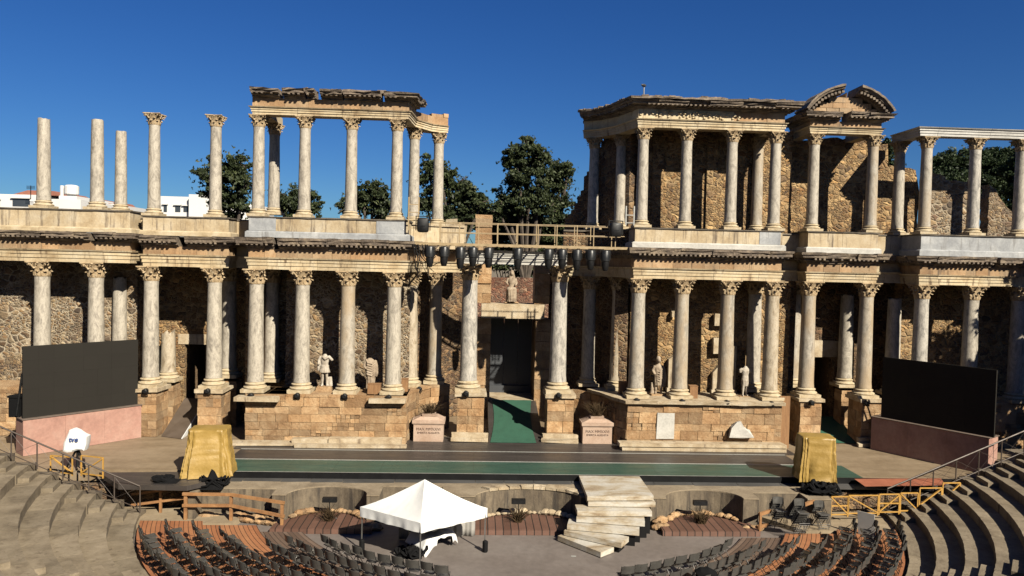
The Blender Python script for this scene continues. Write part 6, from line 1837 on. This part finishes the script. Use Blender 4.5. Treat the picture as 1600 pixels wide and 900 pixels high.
# ---- person bending between the right chairs
c = atz(1098, 905, -.7); fz = -1.42
t = empty('person', (c.x, c.y, fz), 'person in black clothes bending forward between the first chairs of the right block', 'person', None, R(-8))
sk = plain('skin', (.48, .27, .18), .5, 0, .05, 8, 0, 20, 'obj'); hr = plain('dark_brown_hair', (.025, .014, .010), .5, 0, .2, 20, 0, 20, 'obj')
def bodyvol(m, g):
    for s in (-1, 1):
        m.tube([(-.05, s*.1, .06), (-.02, s*.1, .45), (-.12, s*.1, .84)], [.045+g, .06+g, .09+g], 12)
        m.tube([(-.07, s*.1, .03), (.12, s*.12, .03)], [.045+g*.5, .035+g*.5], 8)
    m.tube([(-.16, 0, .84), (-.05, 0, .93), (.14, 0, .93), (.32, 0, .84), (.4, 0, .78)], [.15+g, .155+g, .165+g, .165+g, .11+g], 16)
    for s in (-1, 1):
        m.tube([(.32, s*.12, .86), (.36, s*.2, .78), (.38, s*.22, .55), (.46, s*.18, .34)], [.08+g, .065+g, .05+g, .038+g*.6], 10)
m = MB(); bodyvol(m, 0)
m.tube([(.38, 0, .79), (.5, 0, .74)], [.06, .055], 10)
rg = []
for i in range(11):
    u = -1+2*i/10; q = math.sqrt(max(.004, 1-u*u)); rg.append([(.56+u*.115, .085*q*math.cos(a), .69-u*.05+.105*q*math.sin(a)) for a in [2*PI*k/14 for k in range(14)]])
m.loft(rg); m.tube([(.58, 0, .59), (.6, 0, .565)], [.02, .012], 6)
for s in (-1, 1):
    wx, wy, wz = .46, s*.18, .34
    m.tube([(wx, wy, wz), (wx+.03, wy, wz-.09)], [.034, .042], 8)
    for f in range(4):
        m.tube([(wx+.015+f*.016, wy-s*.0+(f-1.5)*.019, wz-.09), (wx+.04+f*.01, wy+(f-1.5)*.02, wz-.14), (wx+.02, wy+(f-1.5)*.02, wz-.165-(.012 if f in (1, 2) else 0))], [.011, .0095, .008], 6)
    m.tube([(wx+.02, wy-s*.035, wz-.04), (wx+.06, wy-s*.06, wz-.085)], [.013, .009], 6)
fuse(m, 'body', sk, t, voxel=.011, smooth_it=1)
m = MB(); bodyvol(m, .014); m.v = [v for v in m.v]
fuse(m, 'clothes', MT['black_cloth'], t, voxel=.02, smooth_it=2, n=.006)
m = MB(); rg = []
for i in range(9):
    u = -1+2*i/8; q = math.sqrt(max(.004, 1-u*u)); rg.append([(.555+u*.128, .1*q*math.cos(a), .712-u*.045+.105*q*math.sin(a)) for a in [2*PI*k/14 for k in range(14)]])
m.loft(rg); m.tube([(.5, .05, .72), (.6, .09, .6), (.63, .08, .5)], [.05, .04, .02], 8); m.tube([(.5, -.05, .72), (.6, -.09, .6), (.63, -.08, .5)], [.05, .04, .02], 8)
fuse(m, 'hair', hr, t, voxel=.014, smooth_it=1)

# ---- television camera under a white cover on its tripod
c = atz(121, 735, 0); Yt = 31.2
x0 = PX(121, 735, Yt); zb = 0.0
t = empty('covered_camera', (x0, Yt, zb), 'tripod camera under a white cover with small blue letters, left of the pink screen base', 'camera')
m = MB()
zt1 = PZ(118, 703, Yt)
for dx, dy in ((-.42, -.2), (.45, -.2), (.05, .5)): m.tube([(x0, Yt, zt1+.1), (x0+dx, Yt+dy, .0)], [.05, .035], 6)
m.tube([(x0, Yt, .15), (x0, Yt, zt1+.2)], .05, 8)
m.build('tripod', MT['black_metal'], t)
P = [(103, 703), (105, 690), (110, 678), (114, 669), (118, 668), (124, 671), (133, 677), (141, 680), (140, 691), (137, 702), (128, 701), (118, 704), (110, 705)]
m = MB(); cx_, cz_ = PX(121, 687, Yt), PZ(121, 687, Yt); rg = []
for y, s in ((-.3, .82), (-.27, .97), (-.1, 1.0), (.1, .97), (.2, .85), (.24, .7)):
    rg.append([(cx_+(PX(a, b, Yt)-cx_)*s+jig(.015), Yt+y+jig(.02), cz_+(PZ(a, b, Yt)-cz_)*s) for a, b in P])
m.loft(rg); m.build('cover', MT['white_cloth'], t, smooth=18)
text_mesh('tve', .29, plain('blue_lettering', (.07, .12, .34), .6), t, (PX(121.5, 684, Yt)-x0, -.32, PZ(121.5, 684, Yt)-zb), ext=.035)
# ================================================================== trees, houses, sky and sun
def leaf_mat(name, dark, mid, light):
    m, nt, p = new_mat(name)
    a = N(nt, 'ShaderNodeAttribute', attribute_name='tint')
    c = ramp(nt, a.outputs['Fac'], [(0, dark), (.55, mid), (1, light)])
    nt.links.new(c, p.inputs['Base Color']); p.inputs['Roughness'].default_value = .6
    p.inputs['Specular IOR Level'].default_value = .25
    tr = N(nt, 'ShaderNodeBsdfTranslucent'); nt.links.new(c, tr.inputs[0])
    mx = N(nt, 'ShaderNodeMixShader'); mx.inputs[0].default_value = .2
    out = [n for n in nt.nodes if n.type == 'OUTPUT_MATERIAL'][0]
    nt.links.new(p.outputs[0], mx.inputs[1]); nt.links.new(tr.outputs[0], mx.inputs[2]); nt.links.new(mx.outputs[0], out.inputs[0])
    return m
MT['leaf'] = leaf_mat('dark_leaves', (.010, .015, .006), (.028, .038, .015), (.062, .072, .028))
MT['leaf2'] = leaf_mat('olive_leaves', (.018, .024, .010), (.042, .052, .020), (.085, .090, .036))
MT['pine'] = leaf_mat('pine_leaves', (.008, .014, .006), (.020, .033, .012), (.042, .058, .022))
MT['bark'] = stone('bark', [(.3, (.05, .035, .025)), (.6, (.12, .09, .065))], 3, b=.6)
def leaves(m, c, rad, n, size, flat=1.0, sh=0):
    for i in range(n):
        d = Vector((random.gauss(0, 1), random.gauss(0, 1), random.gauss(0, 1)*flat)); d.normalize()
        p = c+Vector((d.x*rad[0], d.y*rad[1], d.z*rad[2]))*random.random()**.5
        s = size*random.uniform(.5, 1.5)
        u = Vector((jig(1), jig(1), jig(1))).normalized(); w = u.cross(Vector((jig(1), jig(1), jig(1)))).normalized()
        m.add([p-u*s, p+w*s*.45, p+u*s, p-w*s*.45], [(0, 1, 2, 3)], min(1, max(0, random.gauss(.5+sh, .22))))
def tree(px, Y, clumps, label, mat='leaf', zb=-1.7, size=.14, dens=.72, group='trees behind the stage front', name='broadleaf_tree', seed=0, trunk=None, cat='tree', crad=1.0):
    """clumps: (px, py, radius px) masses of the crown outline as it stands at distance Y; depth is given by the radius"""
    random.seed(seed+500); k = Y/FPX
    X = PX(px, 330, Y)
    t = empty(name, (X, Y, zb), label, cat, group)
    m = MB(); lm = MB()
    cen = []
    for (x, y, r) in clumps:
        c = at(x, y, Y); c.y += jig(r*k*.8); rr = r*k*1.05
        cen.append((c, rr))
        nsub = max(6, int(13*crad))
        for q in range(nsub):
            d = Vector((random.gauss(0, .55), random.gauss(0, .55), random.gauss(0, .5))); d = d*min(1, .95/max(.01, d.length)); cc = c+d*rr
            sr = rr*random.uniform(.16, .42)*min(1.3, crad)
            sh = random.uniform(-.18, .18)
            leaves(m, cc, (sr*1.25, sr*1.25, sr*.7), int(dens*170*(sr/size/2.6)**1.55)+14, size, sh=sh)
        for q in range(int(110*crad)):
            d = Vector((random.gauss(0, .5), random.gauss(0, .5), random.gauss(0, .45)))
            leaves(m, c+d*rr, (.12, .12, .12), 3, size*.9, sh=jig(.15))
    zt = max(c.z for c, r in cen); zc = sum(c.z for c, r in cen)/len(cen)
    fork = Vector((X+jig(.3), Y, min(zc-1.0, zb+(zt-zb)*.45)))
    h = zt-zb; r0 = trunk or max(.16, h*.022)
    lm.tube([(X, Y, zb), (X+jig(.15), Y, (zb+fork.z)/2), fork], [r0*1.2, r0, r0*.75], 8)
    for c, r in cen:
        mid = fork.lerp(c, .5)+Vector((jig(.3), jig(.3), .3))
        lm.tube([fork, mid, c, c+Vector((jig(.5), jig(.5), r*.5))], [r0*.55, r0*.35, r0*.2, r0*.08], 6)
        for q in range(3): lm.tube([c, c+Vector((jig(r), jig(r), jig(r)*.7))], [r0*.16, r0*.05], 4)
    lm.build('trunk', MT['bark'], t); m.build('crown', MT[mat], t)
    return t
tree(352, 58, [(345, 262, 20), (374, 256, 18), (328, 278, 20), (360, 285, 26), (385, 288, 18), (340, 305, 22), (374, 312, 22), (352, 322, 22)], 'airy broadleaf tree behind the lone column with a capital, left of the left colonnade', seed=1)
tree(468, 66, [(452, 308, 18), (474, 302, 16), (490, 318, 16), (462, 325, 20), (440, 320, 14), (482, 332, 16)], 'low round tree seen between the columns at the left end of the left colonnade', seed=2)
tree(578, 62, [(570, 300, 18), (590, 296, 16), (601, 312, 16), (560, 315, 20), (580, 320, 24), (545, 325, 14), (600, 330, 16)], 'round bushy tree framed by the last two front columns of the left colonnade', seed=3)
tree(702, 56, [(668, 262, 18), (690, 272, 20), (712, 288, 20), (676, 290, 24), (735, 305, 18), (752, 318, 14), (702, 312, 26), (665, 318, 18), (735, 328, 20), (690, 332, 22)], 'dark tree at the right tail of the left colonnade, its crown sloping down rightward', seed=4)
tree(822, 60, [(806, 240, 18), (826, 234, 18), (842, 246, 16), (796, 256, 13), (820, 258, 18), (848, 262, 16), (812, 285, 24), (842, 290, 24), (786, 308, 18), (826, 314, 28), (800, 328, 24), (850, 325, 22), (780, 332, 14)], 'tall dark tree in the middle of the sky gap, with a tuft leaning left', seed=5)
tree(872, 62, [(874, 262, 15), (886, 268, 10), (866, 276, 16), (880, 290, 16), (862, 302, 18), (876, 318, 20)], 'tree between the tall middle tree and the dark stepped wall', seed=6)
tree(800, 62, [(740, 338, 20), (765, 345, 20), (790, 350, 22), (820, 352, 22), (850, 352, 22), (880, 352, 22), (910, 352, 20), (775, 370, 24), (810, 375, 24), (850, 375, 24), (890, 375, 24), (930, 370, 20), (770, 400, 22), (800, 408, 22), (835, 408, 22), (720, 345, 18)], 'dark hedge like bushes filling the gap behind the gantry railing', seed=7, name='garden_bushes', cat='bushes', crad=1.3, trunk=.1)
tree(1386, 62, [(1386, 226, 9), (1390, 240, 11), (1380, 248, 10), (1388, 258, 12), (1396, 262, 10)], 'narrow pointed treetop just right of the broken arched gable', 'pine', seed=8, name='pine_tree')
tree(1490, 68, [(1476, 256, 16), (1500, 246, 18), (1466, 275, 18), (1492, 272, 24), (1478, 292, 20), (1512, 290, 24)], 'dense umbrella pine behind the first two columns under the thin beam', 'pine', seed=9, name='pine_tree', crad=1.6)
tree(1560, 72, [(1528, 252, 20), (1550, 246, 20), (1574, 250, 18), (1536, 275, 24), (1564, 275, 26), (1540, 300, 24), (1572, 305, 26)], 'broad dark pine in the middle of the grove at far right', 'pine', seed=10, name='pine_tree', crad=1.6)
tree(1610, 66, [(1590, 240, 16), (1606, 232, 18), (1622, 246, 20), (1596, 268, 22), (1615, 280, 26), (1600, 310, 24), (1620, 330, 26), (1586, 330, 18)], 'tallest dark pine of the grove, cut by the right edge', 'pine', seed=11, name='pine_tree', crad=1.6)
def solo_tree(x, y, h, cr, label, seed, zb=-1.7, n=26):
    random.seed(seed); t = empty('pine_tree', (x, y, zb), label, 'tree', 'tall trees beyond the right edge')
    m = MB(); lm = MB()
    for i in range(n):
        a = random.uniform(0, 6.28); rr = cr*math.sqrt(random.random()); c = Vector((x+rr*math.cos(a), y+rr*math.sin(a), zb+h*random.uniform(.35, 1)))
        leaves(m, c, (1.0, 1.0, .7), 230, .24); lm.tube([(x, y, c.z-1.5), c], [.12, .04], 5)
    lm.tube([(x, y, zb), (x, y, zb+h*.95)], [.35, .12], 8)
    lm.build('trunk', MT['bark'], t); m.build('crown', MT['pine'], t)
solo_tree(32.6, 31.5, 15.5, 2.4, 'tall tree beyond the right edge shading the far right columns', 31, n=34)
solo_tree(36.3, 30.5, 15, 2.8, 'bushy tree beyond the right edge shading the black screen', 32, n=26)
# ---- white houses
MT['house'] = plain('white_house_wall', (.74, .73, .71), .8, 0, .05, .3)
MT['roof_tile'] = plain('red_roof_tile', (.36, .13, .08), .8, 0, .2, 2)
MT['glass'] = plain('dark_window_glass', (.06, .07, .085), .2, 0, .1, 1)
def house(blocks, label, wins, roof=None, extra=None, Y=95):
    x0 = PX(blocks[0][0], 330, Y)
    t = empty('house', (x0, Y, -1.7), label, 'house', 'white houses beyond the ruin')
    for i, (l, r, top, dy) in enumerate(blocks):
        m = MB(); m.box(PX(l, 320, Y+dy), PX(r, 320, Y+dy), Y+dy, Y+dy+9, -1.7, PZ((l+r)/2, top, Y+dy)); w = m.build('wall', MT['house'], t)
    for (l, r, a, b, dy) in wins:
        m = MB(); m.box(PX(l, 320, Y+dy), PX(r, 320, Y+dy), Y+dy-.06, Y+dy+.1, PZ(l, b, Y+dy), PZ(l, a, Y+dy)); m.build('window', MT['glass'], t)
        m = MB(); zt_ = PZ(l, a, Y+dy); m.box(PX(l, 320, Y+dy)-.15, PX(r, 320, Y+dy)+.15, Y+dy-.3, Y+dy+.05, zt_+.02, zt_+.18); m.build('window_hood', MT['house'], t)
    if roof:
        for (l, r, y0, y1, dy) in roof:
            a, b = PX(l, 320, Y+dy), PX(r, 320, Y+dy); z0, z1 = PZ(l, y1, Y+dy), PZ((l+r)/2, y0, Y+dy)
            m = MB(); m.prism([(a, z0), (b, z0), (b-(b-a)*.18, z1), (a+(b-a)*.3, z1)], Y+dy+.2, Y+dy+8); m.build('roof', MT['roof_tile'], t)
    return t
h1 = house([(-60, 58, 303, 0), (54, 126, 311, -4), (92, 120, 306, -3), (118, 180, 318, 4)], 'white houses with a red roof patch behind the two leftmost bare shafts', [(20, 46, 310, 322, 0), (-20, 0, 312, 322, 0)], [(18, 96, 297.5, 303.5, 2), (120, 172, 312, 318.5, 4.5)])
Y = 93
m = MB(); X = PX(112, 300, Y); m.lathe([(.75, 0), (.8, .1), (.8, 1.0), (.6, 1.15), (.2, 1.2)], (X, Y, PZ(112, 303, Y)-.1), 14); m.tube([(X, Y, PZ(112, 306, Y)-.3), (X, Y, PZ(112, 303, Y))], .5, 8)
m.build('water_tank', MT['house'], label='white round water tank on the roof behind the leftmost bare shafts', cat='water tank')
m = MB(); X = PX(97, 300, Y); m.tube([(X, Y, PZ(97, 304, Y)-.5), (X, Y, PZ(97, 290, Y))], .22, 8); m.build('chimney_pipe', MT['house'], label='thin white chimney pipe left of the water tank', cat='chimney')
m = MB(); X = PX(48, 300, Y)
m.tube([(X, Y, PZ(48, 305, Y)-.5), (X, Y, PZ(48, 290, Y))], .05, 5)
for q in range(3): m.tube([(X-.5, Y, PZ(48, 291+q*2, Y)), (X+.5, Y, PZ(48, 291+q*2, Y))], .03, 4)
m.build('antenna', MT['black_metal'], label='thin roof antenna on the white house behind the leftmost shaft', cat='antenna')
house([(250, 296, 307, 0), (295, 330, 304, -1), (322, 400, 318, 3)], 'white apartment building between the two lone columns with capitals', [(256, 261, 320, 331, 0), (274, 282, 321, 331, 0), (287, 295, 322, 331, 0)], None, None, 100)
# ---- unseen bank added behind and beside the viewer to block fill light (structure)
MT['scrub'] = stone('sky_blocker_scrub', [(.3, (.035, .04, .018)), (.5, (.07, .065, .03)), (.72, (.14, .11, .06))], .3, b=.5)
m = MB(); rg = []
for a in range(188, 353, 4):
    c, s = math.cos(R(a)), math.sin(R(a)); q = 1+.03*mnoise.noise((a*.08, 1, 2))
    rg.append([(CC.x+r*c*q, CC.y+r*s*q, z+.6*mnoise.noise((a*.15, r*.2, 1))) for r, z in ((34.6, -1.7), (34.6, 6.2), (40, 9.5), (47, 14), (53, 18), (62, 19), (75, -1.7))])
m.loft(rg, .5, False, False); m.build('sky_blocker_bank', MT['scrub'], kind='structure', smooth=60)
# ---- scale base colours down to deepen the shade against the raised exposure
for mt_ in bpy.data.materials:
    nt_ = mt_.node_tree
    b_ = [n for n in nt_.nodes if n.type == 'BSDF_PRINCIPLED'][0]; so_ = b_.inputs['Base Color']
    if not so_.is_linked or mt_.name in ('dark_leaves', 'olive_leaves', 'pine_leaves', 'grey_chair_plastic'): continue
    src_ = so_.links[0].from_socket
    k_ = .53 if mt_.name in ('white_cloth', 'white_house_wall') else .47
    nt_.links.new(mix(nt_, 1.0, src_, (k_, k_, k_), 'MULTIPLY'), so_)
# ---- sky and sun
w = bpy.data.worlds.new('World'); SC.world = w; w.use_nodes = True
nt = w.node_tree
bg = [n for n in nt.nodes if n.type == 'BACKGROUND'][0]
sky = nt.nodes.new('ShaderNodeTexSky'); sky.sky_type = 'NISHITA'; sky.sun_disc = False
el = math.asin(SUN.z); sky.sun_elevation = el; sky.sun_rotation = math.atan2(SUN.x, SUN.y)
sky.altitude = 300; sky.air_density = 1.0; sky.dust_density = .4; sky.ozone_density = 3.0
hs = nt.nodes.new('ShaderNodeHueSaturation'); hs.inputs['Saturation'].default_value = 1.25; hs.inputs['Hue'].default_value = .508
bl = nt.nodes.new('ShaderNodeMix'); bl.data_type = 'RGBA'; bl.blend_type = 'MULTIPLY'; bl.inputs[0].default_value = 1; bl.inputs[7].default_value = (.234, .391, .565, 1)
nt.links.new(sky.outputs[0], hs.inputs['Color']); nt.links.new(hs.outputs[0], bl.inputs[6]); nt.links.new(bl.outputs[2], bg.inputs[0]); bg.inputs[1].default_value = .05
ld = bpy.data.lights.new('sun', 'SUN'); ld.energy = 5.0; ld.angle = R(.53); ld.color = (1, .92, .765)
lo = bpy.data.objects.new('sun', ld); COL.objects.link(lo); lo.rotation_euler = SUN.to_track_quat('Z', 'Y').to_euler(); lo.location = (20, -30, 40)
SC.view_settings.view_transform = 'Standard'; SC.view_settings.look = 'None'; SC.view_settings.gamma = 1; SC.view_settings.exposure = 1.38
SC.cycles.diffuse_bounces = 1
SC.view_settings.use_curve_mapping = False
